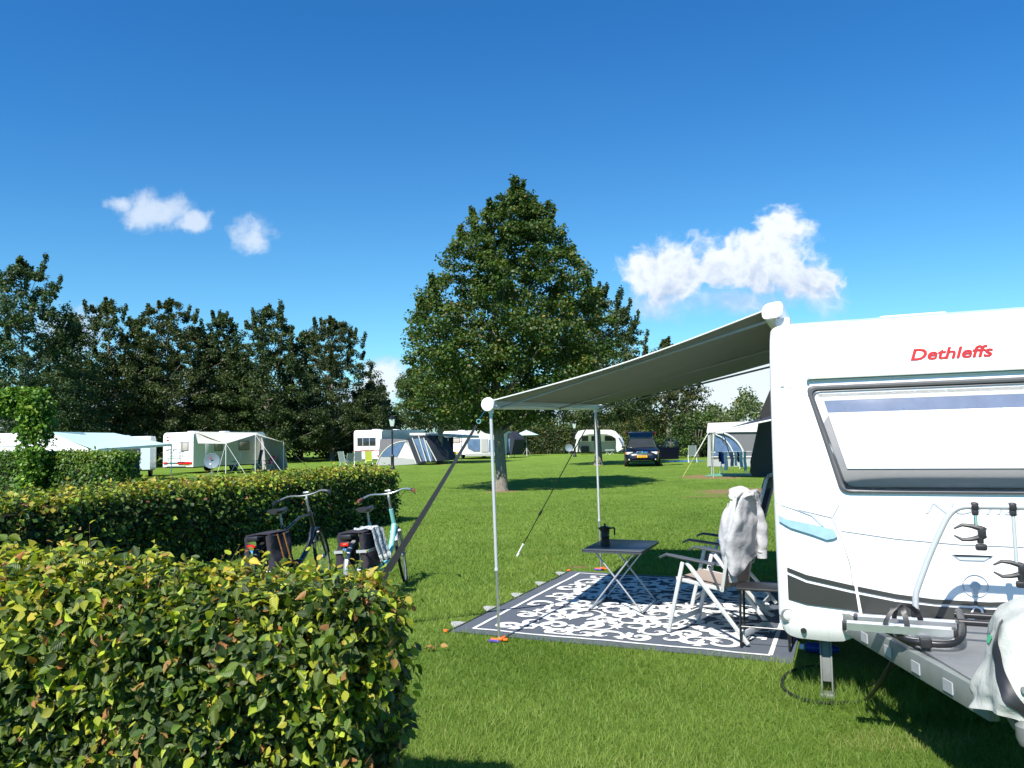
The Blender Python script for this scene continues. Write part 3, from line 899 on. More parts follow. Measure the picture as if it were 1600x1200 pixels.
def wall_poly(mb, poly, o=.004, th=.003, step=.05):
    """flat (t,z) outline laid on the front wall"""
    n = len(poly)
    bm = bmesh.new()
    vs = [bm.verts.new((p[0], p[1], 0)) for p in poly]
    bm.faces.new(vs)
    bmesh.ops.triangulate(bm, faces=bm.faces[:])
    for ax in (0, 1):
        lo, hi = min(p[ax] for p in poly), max(p[ax] for p in poly)
        k = int((hi - lo) / step)
        for i in range(1, k + 1):
            co = [0, 0, 0]; co[ax] = lo + (hi - lo) * i / (k + 1); no = [0, 0, 0]; no[ax] = 1
            bmesh.ops.bisect_plane(bm, geom=bm.verts[:] + bm.edges[:] + bm.faces[:], plane_co=co, plane_no=no)
    bm.verts.index_update()
    a = [wp(v.co.x, v.co.y, o + th) for v in bm.verts]; b = [wp(v.co.x, v.co.y, o - .002) for v in bm.verts]
    N = len(a)
    fs = [tuple(v.index for v in f.verts) for f in bm.faces]
    ed = [tuple(v.index for v in e.verts) for e in bm.edges if e.is_boundary]
    bm.free()
    mb.add(a + b, fs + [tuple(N + i for i in reversed(f)) for f in fs] + [(i, j, N + j, N + i) for i, j in ed])
def strip_poly(c, w):
    """outline of a strip of width w along (t,z) points"""
    up, dn = [], []
    for i, p in enumerate(c):
        a = c[max(0, i - 1)]; b = c[min(len(c) - 1, i + 1)]
        dx, dz = b[0] - a[0], b[1] - a[1]; L = math.hypot(dx, dz)
        ww = w[i] if isinstance(w, (list, tuple)) else w
        up.append((p[0] - dz / L * ww / 2, p[1] + dx / L * ww / 2)); dn.append((p[0] + dz / L * ww / 2, p[1] - dx / L * ww / 2))
    return up + dn[::-1]
def px_wall(px, py):
    """pixel -> (t,z) on the front wall"""
    z = 1.3
    for _ in range(6):
        O = P0 + E2 * front_y(z)
        d = ray(px, py); k = (O - Vector((0, 0, 0))).dot(E2) / Vector((d.x, d.y, 0)).dot(E2)
        q = Vector((d.x * k, d.y * k, EYE + d.z * k)); z = q.z
    return (q - P0).dot(E1), q.z
def PW(*pts): return [px_wall(*p) for p in pts]
cv = thing('caravan', PC, -TH, 'large white caravan at the right with wide front window, red lettering, charcoal stripe', 'caravan')
cv.scale = (KC, KC, KC)
GZ = -EYE * (1 - KC) / KC       # ground level in the caravan's own units
# body: cross sections from the front back
prof = []
for i in range(25):
    z = .42 + (2.62 - .42) * (i / 24) ** .9
    prof.append((front_y(z), z))
prof += [(CL * .5, 2.66), (CL - .45, 2.62), (CL - .12, 2.45), (CL, 2.1), (CL, .42)]
body = MB()
secs = []
r_ = .07
ts = [0 + r_ * (1 - math.cos(a)) for a in [0, .4, .8, 1.2, PI / 2]]
ins = [r_ * (1 - math.sin(a)) for a in [0, .4, .8, 1.2, PI / 2]]
cols = [(t, i) for t, i in zip(ts, ins)] + [(CW * k / 12, 0) for k in range(1, 12)] + [(CW - t, i) for t, i in reversed(list(zip(ts, ins)))]
cen = Vector((0, CL / 2, 1.5))
for t, i in cols:
    row_ = []
    for (y, z) in prof:
        fy = (CL / 2 - i) / (CL / 2); zz = z - i * .9 * max(0, (z - 2.3) / .35) if z > 2.3 else z
        row_.append(Vector((t, CL / 2 + (y - CL / 2) * fy, zz)))
    secs.append(row_)
vs = [p for r2 in secs for p in r2]; m_ = len(prof)
fs = [(i * m_ + j, (i + 1) * m_ + j, (i + 1) * m_ + (j + 1) % m_, i * m_ + (j + 1) % m_) for i in range(len(cols) - 1) for j in range(m_)]
fs += [tuple(range(m_)), tuple(range((len(cols) - 1) * m_, len(cols) * m_))]
body.add(vs, fs)
body.build('body', M['gel'], cv)
def fo(z): return front_y(z)
# lower front corner panels
for sgn in (0, 1):
    pl = [(.0, .80), (0, .40), (.02, .33), (.06, .285), (.13, .268), (.33, .26), (.42, .27), (.50, .31), (.60, .385), (.66, .41), (.70, .415), (.70, .55)]
    P_ = [(t, z) for t, z in pl]
    mb = MB()
    poly = [(CW - t, z) for t, z in P_] if sgn else P_
    def bw(t, z, o):
        e = min(t, CW - t); py_ = 0 if e > .13 else .13 - math.sqrt(max(0, .13 ** 2 - (.13 - e) ** 2))
        tuck = 0 if z > .42 else (.42 - z) ** 2 * 2.0
        return Vector((t, py_ - o + tuck, z))
    n = 26
    # fill with a grid between the outline top and bottom
    def bot(t):
        e = t if not sgn else CW - t
        for (a, b), (c, d) in zip(pl[1:], pl[2:]):
            if a <= e <= c: return b + (d - b) * (e - a) / max(1e-5, c - a)
        return .415
    def fn(u, v):
        e = .70 * u; t = e if not sgn else CW - e
        zb = bot(t); return bw(t, zb + (.46 - zb) * v, .012)
    mb.sheet(fn, 30, 8, .05, (0, 1, 0))
    # side return
    ts_ = 0 if not sgn else CW
    mb.sheet(lambda u, v: Vector((ts_ + (-.0 if not sgn else .0), .12 + u * 1.6, .30 + .14 * v)), 4, 2, .02, (1 if not sgn else -1, 0, 0))
    mb.build('skirt_panel', M['gel'], cv)
# dark stripe with the thin white line through it, following the photo
U_ = PW((1205, 885), (1260, 898), (1330, 914), (1400, 928), (1460, 936), (1530, 941), (1600, 942))
L_ = PW((1205, 891), (1260, 905), (1330, 921), (1400, 935), (1460, 943), (1530, 948), (1600, 949))
U2 = PW((1205, 896), (1260, 910), (1330, 926), (1400, 940), (1460, 947), (1530, 952), (1600, 953))
L2 = PW((1205, 934), (1260, 944), (1330, 953), (1400, 965), (1460, 975), (1530, 982), (1600, 984))
def ext(a):
    a = [(max(.075, p[0]), p[1]) for p in a]
    a = [p for p in a if p[0] < CW / 2]
    return a
for A_, B_ in ((U_, L_), (U2, L2)):
    A_, B_ = ext(A_), ext(B_)
    k = min(len(A_), len(B_)); A_, B_ = A_[:k], B_[:k]
    zc1, zc2 = A_[-1][1], B_[-1][1]
    full_up = A_ + [(CW / 2, zc1)] + [(CW - p[0], p[1]) for p in reversed(A_)]
    full_dn = B_ + [(CW / 2, zc2)] + [(CW - p[0], p[1]) for p in reversed(B_)]
    mb = MB()
    for i in range(len(full_up) - 1):
        wall_poly(mb, [full_up[i], full_up[i + 1], full_dn[i + 1], full_dn[i]], .006, .002)
    mb.build('stripe', M['stripe'], cv)
# seams
for pts, w in ((PW((1210, 783), (1250, 797), (1300, 809)), .004), (PW((1302, 770), (1311, 789), (1300, 809)), .004),
               (PW((1300, 809), (1315, 840), (1328, 882), (1334, 925), (1338, 962)), .005), (PW((1311, 829), (1400, 842), (1500, 851), (1600, 855)), .004),
               (PW((1270, 622), (1230, 604), (1197, 601)), .002)):
    mb = MB(); a = strip_poly(pts, w); k = len(pts)
    for i in range(k - 1): wall_poly(mb, [a[i], a[i + 1], a[2 * k - 2 - i], a[2 * k - 1 - i]], .002, .0025, .2)
    mb.build('seam', M['seam'], cv)
mb = MB()
a = PW((1300, 809), (1315, 840), (1329, 882), (1337, 925), (1343, 962)); b_ = PW((1303, 809), (1320, 840), (1334, 882), (1341, 925), (1348, 962))
for i in range(4): wall_poly(mb, [a[i], a[i + 1], b_[i + 1], b_[i]], .010, .004)
mb.build('edge_trim', M['white'], cv)
M['skysheen'] = mat('sky_reflection_blue', (.36, .55, .78), .12, .2, .3, 14, coat=1)
# corner strip, sky reflection painted in as its blue
for sgn in (0, 1):
    A_ = PW((1204, 804), (1230, 811), (1270, 819), (1303, 827), (1308, 838)); B_ = PW((1206, 814), (1235, 824), (1270, 835), (1292, 843), (1303, 841))
    fl = (lambda p: (CW - p[0], p[1])) if sgn else (lambda p: p)
    A2, B2 = [fl((max(.03, p[0]), p[1])) for p in A_], [fl((max(.035, p[0]), p[1])) for p in B_]
    mb = MB()
    for i in range(4): wall_poly(mb, [A2[i], A2[i + 1], B2[i + 1], B2[i]], .008, .012)
    mb.build('corner_strip', M['skysheen'], cv)
    a = [fl(p) for p in PW((1212, 786), (1250, 798), (1275, 806), (1285, 818), (1289, 824), (1280, 818), (1268, 806), (1240, 795))]
    mb = MB(); wall_poly(mb, a, .004, .004); mb.build('moulded_scoop', M['greyseam'], cv)
    # round lamp
    c = px_wall(1232, 962); cx = c[0] if not sgn else CW - c[0]
    mb = MB(); mb.lathe([(.052, 0), (.050, -.010), (.042, -.012), (.040, -.004)], bw(cx, c[1], .0), 28, 'y')
    lo = mb.build('front_light', M['darkgal'], cv)
    mb = MB(); mb.lathe([(.036, -.004), (.034, -.014), (.022, -.020), (.006, -.022)], bw(cx, c[1], .0), 24, 'y'); mb.build('lens', M['lamp'], lo)
    c = px_wall(1256, 984); cx = c[0] if not sgn else CW - c[0]
    mb = MB(); mb.lathe([(.020, 0), (.020, -.014), (.004, -.014)], bw(cx, c[1], .004), 20, 'y'); mb.build('vent_plug', M['black'], cv)
    c = px_wall(1222, 603); cx = c[0] if not sgn else CW - c[0]
    mb = MB(); mb.lathe([(.014, .0), (.014, -.008), (.006, -.012)], wp(cx, c[1], .0), 16, 'y'); mb.build('round_cap', M['greyseam'], cv)
# rail over the window
tA, zA = px_wall(1262, 590); zr = zA
mb = MB(); 
mb.box((CW / 2, front_y(zr) - .022, zr), (CW - 2 * tA, .045, .032), None, .008)
mb.box((CW / 2, front_y(zr) - .012, zr - .026), (CW - 2 * tA - .04, .022, .008), None, .003)
mb.build('window_rail', M['whitealu'], cv)
for sgn in (0, 1):
    mb = MB(); mb.box((tA if not sgn else CW - tA, front_y(zr) - .024, zr), (.02, .055, .05), None, .012); mb.build('rail_end_cap', M['greyseam'], cv)
# window: trapezium, slightly bulged pane
zt, zb = px_wall(1300, 604)[1], px_wall(1330, 768)[1]
tt0, tb0 = px_wall(1261, 606)[0], px_wall(1316, 766)[0]
def win_out(inset, o, n=7, rc=.06):
    """rounded trapezium outline"""
    a = [(tt0 + inset * 1.05, zt - inset), (CW - tt0 - inset * 1.05, zt - inset), (CW - tb0 - inset * .9, zb + inset), (tb0 + inset * .9, zb + inset)]
    out = []
    for i in range(4):
        p = Vector((*a[i], 0)); q0 = Vector((*a[i - 1], 0)); q1 = Vector((*a[(i + 1) % 4], 0))
        d0 = (q0 - p).normalized(); d1 = (q1 - p).normalized()
        for k in range(n + 1):
            s_ = k / n
            A1 = p + d0 * rc; B1 = p + d1 * rc
            out.append((A1 * (1 - s_) ** 2 + p * 2 * s_ * (1 - s_) + B1 * s_ ** 2).to_2d())
    return out
def bulge(t, z):
    v = (z - zb) / (zt - zb); u = (t - CW / 2) / (CW / 2 - tt0)
    return .055 * max(0, 1 - abs(2 * v - .75) ** 2.2 * .9) * max(0, 1 - u ** 4) 
def ring(mb, i0, o0, i1, o1):
    a, b = win_out(i0, 0), win_out(i1, 0); n = len(a)
    va = [wp(p[0], p[1], o0) for p in a]; vb = [wp(p[0], p[1], o1) for p in b]
    mb.add(va + vb, [(k, (k + 1) % n, n + (k + 1) % n, n + k) for k in range(n)])
mb = MB()
for q in ((-.012, 0, -.010, .018), (-.010, .018, .004, .026), (.004, .026, .018, .022), (.018, .022, .024, .008), (.024, .008, .034, .012)): ring(mb, *q)
win = mb.build('window', M['rubberframe'], cv)
def pane_grid(mb, inset, off, nv=26, nu=40, zlo=None, zhi=None, bul=1.0, edge=0):
    a = inset
    z0 = zlo if zlo is not None else zb + a; z1 = zhi if zhi is not None else zt - a
    def fn(u, v):
        z = z0 + (z1 - z0) * v; s_ = (z - zb) / (zt - zb)
        l = tb0 + (tt0 - tb0) * s_ + a + edge; r2 = CW - l
        t = l + (r2 - l) * u
        return wp(t, z, off + bul * bulge(t, z))
    mb.sheet(fn, nu, nv)
mglass, gn, gp_ = principled('tinted_acrylic')
gl = gn.node('ShaderNodeBsdfGlossy'); gl.inputs['Roughness'].default_value = .075; gl.inputs['Color'].default_value = (1, 1, 1, 1)
trn = gn.node('ShaderNodeBsdfTransparent'); trn.inputs[0].default_value = (.93, .94, .95, 1)
fr = gn.node('ShaderNodeFresnel'); fr.inputs[0].default_value = 1.33
gm = gn.node('ShaderNodeMixShader'); gn.put(gm.inputs[0], fr.outputs[0]); gn.l.new(trn.outputs[0], gm.inputs[1]); gn.l.new(gl.outputs[0], gm.inputs[2])
gn.l.new(gm.outputs[0], gn.n['Material Output'].inputs[0])
mb = MB(); pane_grid(mb, .030, .012); mb.build('pane', mglass, win)
H_ = zt - zb
M['panebed'] = mat('grey_window_border', (.25, .24, .24), .5, 0, .08)
M['blindwhite'], bn_, bp_ = principled('pleated_white_blind')
co_ = bn_.node('ShaderNodeTexCoord').outputs['Object']
bn_.put(bp_.inputs['Base Color'], bn_.mix(bn_.smooth(bn_.noise(co_, 130, 2, .5), .30, .36), (.42, .42, .44, 1), (.78, .78, .78, 1)))
M['bluestrip'] = mat('dark_blue_screen', (.13, .16, .24), .3, 0, .25, 9)
M['creamstrip'] = mat('cream_cassette', (.50, .49, .45), .5)
mb = MB(); pane_grid(mb, .030, -.004, bul=.25); mb.build('border', M['panebed'], win)
z1 = zt - .050; z2 = px_wall(1400, 622)[1]; z3 = px_wall(1400, 643)[1]; z4 = px_wall(1400, 732)[1]
mb = MB(); pane_grid(mb, .055, .000, zlo=z2, zhi=z1, bul=.25); mb.build('blind_cassette', M['creamstrip'], win)
mb = MB(); pane_grid(mb, .062, .002, zlo=z3, zhi=z2 - .002, bul=.25, edge=.02); mb.build('insect_screen', M['bluestrip'], win)
mb = MB(); pane_grid(mb, .062, .005, zlo=z4, zhi=z3 + .004, bul=.25, edge=.02); mb.build('white_blind', M['blindwhite'], win)
# lettering
def wall_text(name, txt, cpx, wpx, size, m, shear=.25, off=.01, o=.004, squash=1.0, ex=.0015):
    vs, fs = text_mesh(txt, size, shear, off, ex)
    x0, x1 = min(v.x for v in vs), max(v.x for v in vs)
    a, b = px_wall(*wpx[0]), px_wall(*wpx[1])
    W_ = b[0] - a[0]; k = W_ / (x1 - x0); squash = squash / .73; tc = (a[0] + b[0]) / 2; zc = (a[1] + b[1]) / 2
    mb = MB(); mb.add([wp(tc + (v.x - (x0 + x1) / 2) * k, zc + v.y * squash, o + v.z) for v in vs], fs)
    return mb.build(name, m, cv, smooth=False)
wall_text('lettering', 'Dethleffs', None, ((1422, 554), (1552, 550)), 1.0, M['red'], .25, .026, squash=.082)
wall_text('model_lettering', 'Nomad', None, ((1446, 793), (1632, 798)), 1.0, M['greyseam'], .3, -.012, squash=.082)
# D emblem on the stripe (two sickle strokes)
def sick(ptsA, ptsB, m, name):
    mb = MB(); A_, B_ = PW(*ptsA), PW(*ptsB)
    for i in range(len(A_) - 1): wall_poly(mb, [A_[i], A_[i + 1], B_[i + 1], B_[i]], .009, .003, .1)
    mb.build(name, m, cv, smooth=False)
sick([(1516, 946), (1526, 946), (1535, 951), (1537, 957), (1532, 963), (1520, 968), (1505, 970)],
     [(1513, 947.5), (1525, 948), (1532, 952.5), (1533, 957), (1529, 961.5), (1520, 964), (1506, 968)], M['white'], 'emblem')
sick([(1521, 949), (1516, 957), (1510, 965)], [(1523, 949), (1519, 957.5), (1514, 965.5)], M['white'], 'emblem')
# recessed handle and lock on the locker lid
mb = MB(); wall_poly(mb, PW((1487, 866), (1551, 868), (1538, 876), (1500, 875)), .004, .004); hd = mb.build('locker_handle', M['greyseam'], cv)
mb = MB(); wall_poly(mb, PW((1489, 866), (1550, 868), (1547, 870), (1494, 869)), .008, .004); mb.build('grip_slot', M['black'], hd)
c = px_wall(1524, 915)
mb = MB()
mb.torus(wp(c[0], c[1], .006), .072, .0035, 'y', 40, 6)
mb.lathe([(.03, .0), (.028, -.014), (.012, -.018)], wp(c[0], c[1], .004), 20, 'y')
mb.box(wp(c[0], c[1] - .03, .012), (.026, .018, .05), None, .01)
mb.build('lid_lock', M['greyseam'], cv)
# roof hatches, wheels, side window, legs
for y, w in ((1.2, .5), (3.3, .4)):
    mb = MB(); mb.box((CW / 2 - .1, y + .2, 2.655), (w, w, .05), None, .02); mb.build('roof_hatch', M['white'], cv)
for t in (.12, CW - .12):
    wl = MB(); wl.lathe([(.19, -.09), (.315, -.085), (.33, -.05), (.33, .05), (.315, .085), (.19, .09)], (t, 2.9, .33 + GZ), 32, 'x')
    w_ = wl.build('wheel', M['rubber'], cv)
    wl = MB(); wl.lathe([(.19, -.07), (.17, -.05), (.05, -.03), (.04, .03), (.17, .05), (.19, .07)], (t, 2.9, .33 + GZ), 32, 'x'); wl.build('rim', M['galv'], w_)
mb = MB(); mb.box((-.006, 1.3, 1.75), (.02, .9, .55), None, .008); sw = mb.build('side_window', M['rubberframe'], cv)
mb = MB(); mb.box((-.014, 1.3, 1.75), (.02, .82, .47), None, .008); mb.build('pane', M['glass'], sw)
mb = MB(); mb.box((-.006, 3.9, 1.45), (.018, .62, 1.8), None, .008); dr = mb.build('door', M['white'], cv)
mb = MB(); mb.box((-.02, 3.68, 1.3), (.03, .12, .05), None, .01); mb.build('handle', M['black'], dr)
mb = MB(); mb.box((CW / 2, CL / 2, .40), (CW - .1, CL - .3, .06)); mb.box((.6, 2.4, .33), (.06, 4.6, .14)); mb.box((1.7, 2.4, .33), (.06, 4.6, .14)); mb.bar((.3, 2.9, .33), (2.0, 2.9, .33), .08, .08)
mb.build('chassis', M['darkgal'], cv)
for t in (.30, CW - .30):
    mb = MB()
    for s_ in (-1, 1):
        mb.bar((t + s_ * .105, .24, .42), (t + s_ * .035, .20, .24), .012, .05, .003, up=(0, 1, 0))
        mb.bar((t + s_ * .035, .20, .25), (t + s_ * .035, .14, .05 + GZ), .012, .05, .003, up=(0, 1, 0))
    mb.box((t, .170, .10), (.058, .012, .30), Matrix.Rotation(R(-8), 3, 'X'), .003)
    mb.box((t, .14, .03 + GZ), (.10, .10, .035), None, .01)
    lg = mb.build('steady_leg', M['darkgal'], cv)
# drawbar
HX, HY, HZ = 1.15, -1.85, .45
mb = MB()
for s_ in (-1, 1):
    mb.bar((CW / 2 + s_ * .80, .25, .40), (HX + s_ * .07, HY + .22, .43), .05, .13, .006)
mb.bar((CW / 2 - .5, -.28, .42), (CW / 2 + .5, -.28, .42), .04, .06, .004)
mb.build('drawbar', M['railgrey'], cv)
mb = MB()
mb.prism([(CW / 2 - .60, -.02, .47), (CW / 2 + .60, -.02, .47), (HX + .12, HY + .35, .49), (HX - .12, HY + .35, .49)], (0, 0, .012))
for i in range(9):
    for j in range(7):
        u = (i + .5) / 9; v = (j + .5) / 7; w = .60 + (.12 - .60) * v
        mb.lathe([(.006, 0), (.003, .004)], (CW / 2 + (u * 2 - 1) * w * .9, -.02 + (HY + .37) * v, .482), 6)
mb.build('tread_plate', M['plate'], cv)
for s_ in (-1,1):
    for k in range(5):
        u0 = .12 + .17 * k
        a = Vector((CW / 2 + s_ * .80, .25, .40)).lerp(Vector((HX + s_ * .07, HY + .22, .43)), u0); b = Vector((CW / 2 + s_ * .80, .25, .40)).lerp(Vector((HX + s_ * .07, HY + .22, .43)), u0 + .045)
        off_ = Vector((s_ * .024, -.014, -.01)); mb = MB(); mb.bar(a + off_, b + off_, .008, .06); mb.build('reflector_plate', M['greytape'], cv)
mb = MB()
mb.tube([(HX, HY + .35, HZ), (HX, HY - .02, HZ), (HX, HY - .10, HZ - .01)], [.045, .045, .03], 12)
mb.lathe([(.03, -.05), (.042, -.02), (.042, .03), (.02, .05)], (HX, HY - .12, HZ - .01), 14)
mb.tube([(HX, HY + .1, HZ + .04), (HX, HY - .02, HZ + .16), (HX, HY - .14, HZ + .17)], .014, 8)
mb.tube([(HX + .08, HY + .35, HZ), (HX + .10, HY + .20, HZ + .30)], .014, 8)
mb.build('coupling', M['darkgal'], cv)
# jockey wheel with its bracket
jw = MB()
jx, jy = HX + .10, HY + .02
jw.tube([(jx, jy, .30), (jx, jy, .86)], .028, 12); jw.tube([(jx, jy, .0), (jx, jy, .34)], .021, 10)
jw.prism([(jx - .05, jy - .04, .37), (jx + .05, jy - .04, .37), (jx + .04, jy - .04, .17), (jx + .01, jy - .04, .13), (jx - .03, jy - .04, .15)], (0, .008, 0))
jw.prism([(jx - .05, jy + .04, .37), (jx + .05, jy + .04, .37), (jx + .04, jy + .04, .17), (jx - .03, jy + .04, .15)], (0, .008, 0))
jwo = jw.build('jockey_wheel_post', M['galv'], cv)
jw = MB(); jw.lathe([(.06, -.032), (.095, -.03), (.10, -.012), (.10, .012), (.095, .03), (.06, .032)], (jx + .01, jy + .05, .10 + GZ), 24, 'y'); jw.build('wheel', M['rubber'], jwo)
jw = MB(); jw.prism([(jx - .10, jy - .05, .155 + GZ), (jx - .05, jy - .05, .145 + GZ), (jx + .10, jy - .05, .10 + GZ), (jx + .22, jy - .05, .085 + GZ), (jx + .22, jy - .05, .045 + GZ), (jx + .05, jy - .05, .055 + GZ), (jx - .09, jy - .05, .105 + GZ)], (0, .01, 0)); jw.build('wheel_guard', M['galv'], jwo)

# ------------------------------------------------------------------ tarp over the hitch
def tarp():
    root = thing('hitch_cover', PC + (E1 * (HX + .22) + E2 * (HY + .15)) * KC, -TH, 'pale grey tarpaulin with a dark strap thrown over the caravan hitch', 'cover')
    root.scale = (KC, KC, KC)
    def fn(u, v, lift=0):
        a = 2 * PI * u
        prof_ = [(0, .95), (.10, .94), (.20, .91), (.262, .86), (.292, .77), (.315, .67), (.34, .57), (.355, .50)]
        x_ = v * (len(prof_) - 1); i = min(int(x_), len(prof_) - 2); f = x_ - i
        r0 = prof_[i][0] * (1 - f) + prof_[i + 1][0] * f; z0 = prof_[i][1] * (1 - f) + prof_[i + 1][1] * f
        w = v ** 1.5
        fold = .020 * math.sin(5 * a + 2.2 * v + .6) * w + .014 * math.sin(9 * a - 3 * v) * w + .006 * math.sin(17 * a + 5 * v) * w
        fold += (mnoise.noise(Vector((math.cos(a) * 2.2, math.sin(a) * 2.2, v * 3))) * .05) * w + mnoise.noise(Vector((math.cos(a) * 6, math.sin(a) * 6, v * 8))) * .022 * w
        rr_ = r0 + fold + lift
        sq = 1 + .13 * abs(math.sin(2 * a + .5)) ** 2 * min(1, v * 1.6); rr_ *= sq; ex = ey = 1.0
        hem = max(0, v - .6) / .4 * (.05 * math.sin(a + 1.1) + .035 * math.sin(2 * a + .3) + .012 * math.sin(7 * a))
        z = z0 + hem + .02 * math.sin(3 * a + 1) * (1 - v) 
        return Vector((math.cos(a) * rr_ * ex, math.sin(a) * rr_ * ey + .03, z + lift * .5))
    mb = MB(); mb.sheet(fn, 140, 46); o = mb.build('sheet', M['tarp'], root)
    mb = MB(); mb.sheet(lambda u, v: fn(.545 + .022 * u + .11 * v, .40 + v * .60, .006), 3, 40); mb.build('strap', M['black'], root)
    mb = MB(); mb.sheet(lambda u, v: fn(.48 + .055 * u, .55 + .05 * v, .005), 12, 2); mb.build('green_patch', M['green'], root)
    mb = MB()
    for u in (.66, .70):
        mb = MB(); mb.torus(fn(u, .93, .01), .012, .004, 'y', 14, 6); mb.build('eyelet', M['chrome'], root)
tarp()

# ------------------------------------------------------------------ bike rack on the drawbar
def rack():
    root = thing('bike_rack', PC, -TH, 'silver and black bicycle carrier with grey hoop and claws in front of the caravan', 'bike rack')
    root.scale = (KC, KC, KC)
    Yf = -.50
    # outline of the hoop on the plane y = Yf
    def pl(px, py, y=Yf):
        O = P0 + E2 * y; d = ray(px, py); k = O.dot(E2) / Vector((d.x, d.y, 0)).dot(E2)
        q = Vector((d.x * k, d.y * k, EYE + d.z * k)) - P0
        return Vector((q.dot(E1), y, q.z))
    pts = [pl(1431, 958), pl(1430, 930), pl(1436, 912), pl(1452, 868), pl(1470, 828), pl(1480, 808), pl(1490, 797), pl(1502, 791.5), pl(1520, 791)]
    zt_ = pts[-1].z
    pts = [Vector((p.x, Yf, p.z)) for p in pts]
    XC = pts[-1].x + .36
    right = [Vector((2 * XC - p.x, Yf, p.z)) for p in reversed(pts)]
    path = pts + right
    # smooth
    for _ in range(2):
        q = [path[0]]
        for a, b in zip(path, path[1:]): q += [a.lerp(b, .25), a.lerp(b, .75)]
        path = q + [path[-1]]
    mb = MB(); mb.tube(path, .0185, 12); mb.build('hoop', M['alupaint'], root)
    lowz = pl(1400, 968, -.68).z - .01
    for (y, a, b) in ((-.68, pl(1337, 966, -.68).x, pl(1497, 975, -.68).x), (-.87, pl(1320, 979, -.87).x, pl(1492, 989, -.87).x)):
        for mir in (0, 1):
            x0, x1 = (a, b) if not mir else (CW - a, CW - b + .1)
            z_ = lowz
            mb = MB()
            w, h = .075, .042
            sec = [(-w / 2, h / 2), (-w / 2 + .012, h / 2), (-w / 2 + .018, 0), (w / 2 - .018, 0), (w / 2 - .012, h / 2), (w / 2, h / 2), (w / 2, -h / 2), (-w / 2, -h / 2)]
            mb.prism([(x0, y + q[0], z_ + q[1]) for q in sec], (x1 - x0, 0, 0))
            rl = mb.build('wheel_rail', M['alu'], root, smooth=False)
            for xe in (x0, x1):
                mb = MB(); mb.box((xe, y, z_), (.026, .082, .052), None, .01); mb.build('end_cap', M['black'], rl)
    # hoop feet, black tube frame
    for t in (pts[0].x, 2 * XC - pts[0].x):
        mb = MB(); mb.box((t, Yf, pts[0].z - .0), (.052, .06, .06), None, .01); mb.box((t + .02, Yf - .07, pts[0].z - .045), (.05, .09, .04), Matrix.Rotation(.5, 3, 'X'), .01); mb.build('foot_clamp', M['black'], root)
    zf = lowz - .045
    A_ = pl(1400, 990, -.60).x; B_ = CW - A_
    xx0 = pl(1403, 1000, -.9).x; xx1 = pl(1490, 1000, -.9).x
    fr_ = [(xx0, -.42, zf + .05), (xx0 - .01, -.75, zf + .0), (xx0 + .02, -.90, zf - .005), (xx0 + .10, -.955, zf - .005), (xx1 - .03, -.955, zf - .005), (xx1 + .04, -.90, zf + .02), (xx1 + .07, -.72, zf + .06), (xx1 + .08, -.45, zf + .08)]
    mb = MB(); path = [Vector(p) for p in fr_]
    for _ in range(2):
        q = [path[0]]
        for a, b in zip(path, path[1:]): q += [a.lerp(b, .25), a.lerp(b, .75)]
        path = q + [path[-1]]
    mb.tube(path, .021, 12)
    for y in (-.50, -.70): mb.tube([(xx1 + .05, y, zf + .07), (CW - xx0, y, zf + .07)], .019, 12)
    mb.build('tube_frame', M['blackmetal'], root)
    # vertical bracket down to the drawbar with its square bar
    bx = pl(1446, 1000, -.95).x
    mb = MB(); mb.box((bx, -.955, zf - .0), (.062, .06, .055), None, .01); mb.box((bx, -.95, zf - .07), (.045, .02, .14), None, .005)
    for k in (0, 1, 2): mb.lathe([(.009, 0), (.009, -.012), (.004, -.014)], (bx, -.96, zf - .03 - .04 * k), 8, 'y')
    mb.build('bracket', M['black'], root)
    mb = MB(); mb.bar((bx - .055, -.55, zf - .06), (bx + .012, -1.02, zf - .165), .042, .042, .003); mb.build('square_bar', M['galv'], root)
    mb = MB(); mb.tube([(bx + .01, -.96, zf - .16), (bx + .01, -.96, zf - .08)], .009, 8); mb.lathe([(.018, 0), (.018, .012)], (bx + .01, -.96, zf - .115), 6); mb.build('bolt', M['chrome'], root)
    # claws
    def claw(cx, zbar, zclaw, rodmat, nm):

        mb = MB(); mb.box((cx, Yf, zbar), (.042, .052, .050), None, .012); mb.box((cx, Yf - .002, zbar - .035), (.036, .038, .04), None, .01)
        cl_ = mb.build('claw_arm', M['black'], root)
        mb = MB(); mb.tube([(cx, Yf - .005, zbar - .04), (cx, Yf - .01, zclaw + .03)], .011, 10); mb.build('rod', rodmat, cl_)
        mb = MB()
        for s_ in (1, -1):
            k = [(.045, 0), (.02, .016), (-.03, .030), (-.075, .034), (-.118, .010), (-.122, .018 if s_ > 0 else .004)]
            p3 = [(cx + a, Yf - .01, zclaw + s_ * (b + .010)) for a, b in k[:5]]
            mb.tube(p3, [.020, .017, .013, .010, .005], 8)
        mb.box((cx + .028, Yf - .01, zclaw), (.045, .04, .075), None, .014)
        mb.build('claw', M['black'], cl_)
        mb = MB(); mb.tube([(cx + .018, Yf - .01, zclaw - .03), (cx + .018, Yf - .01, zclaw - .062)], .018, 10); mb.box((cx + .02, Yf - .012, zclaw - .085), (.062, .036, .040), None, .012); mb.build('knob', M['black'], cl_)
    a = pl(1523, 794); b = pl(1526, 832); claw(a.x, zt_, b.z, M['chrome'], 1)
    a = pl(1582, 794); b = pl(1580, 889); claw(a.x, zt_, b.z, M['alupaint'], 2)
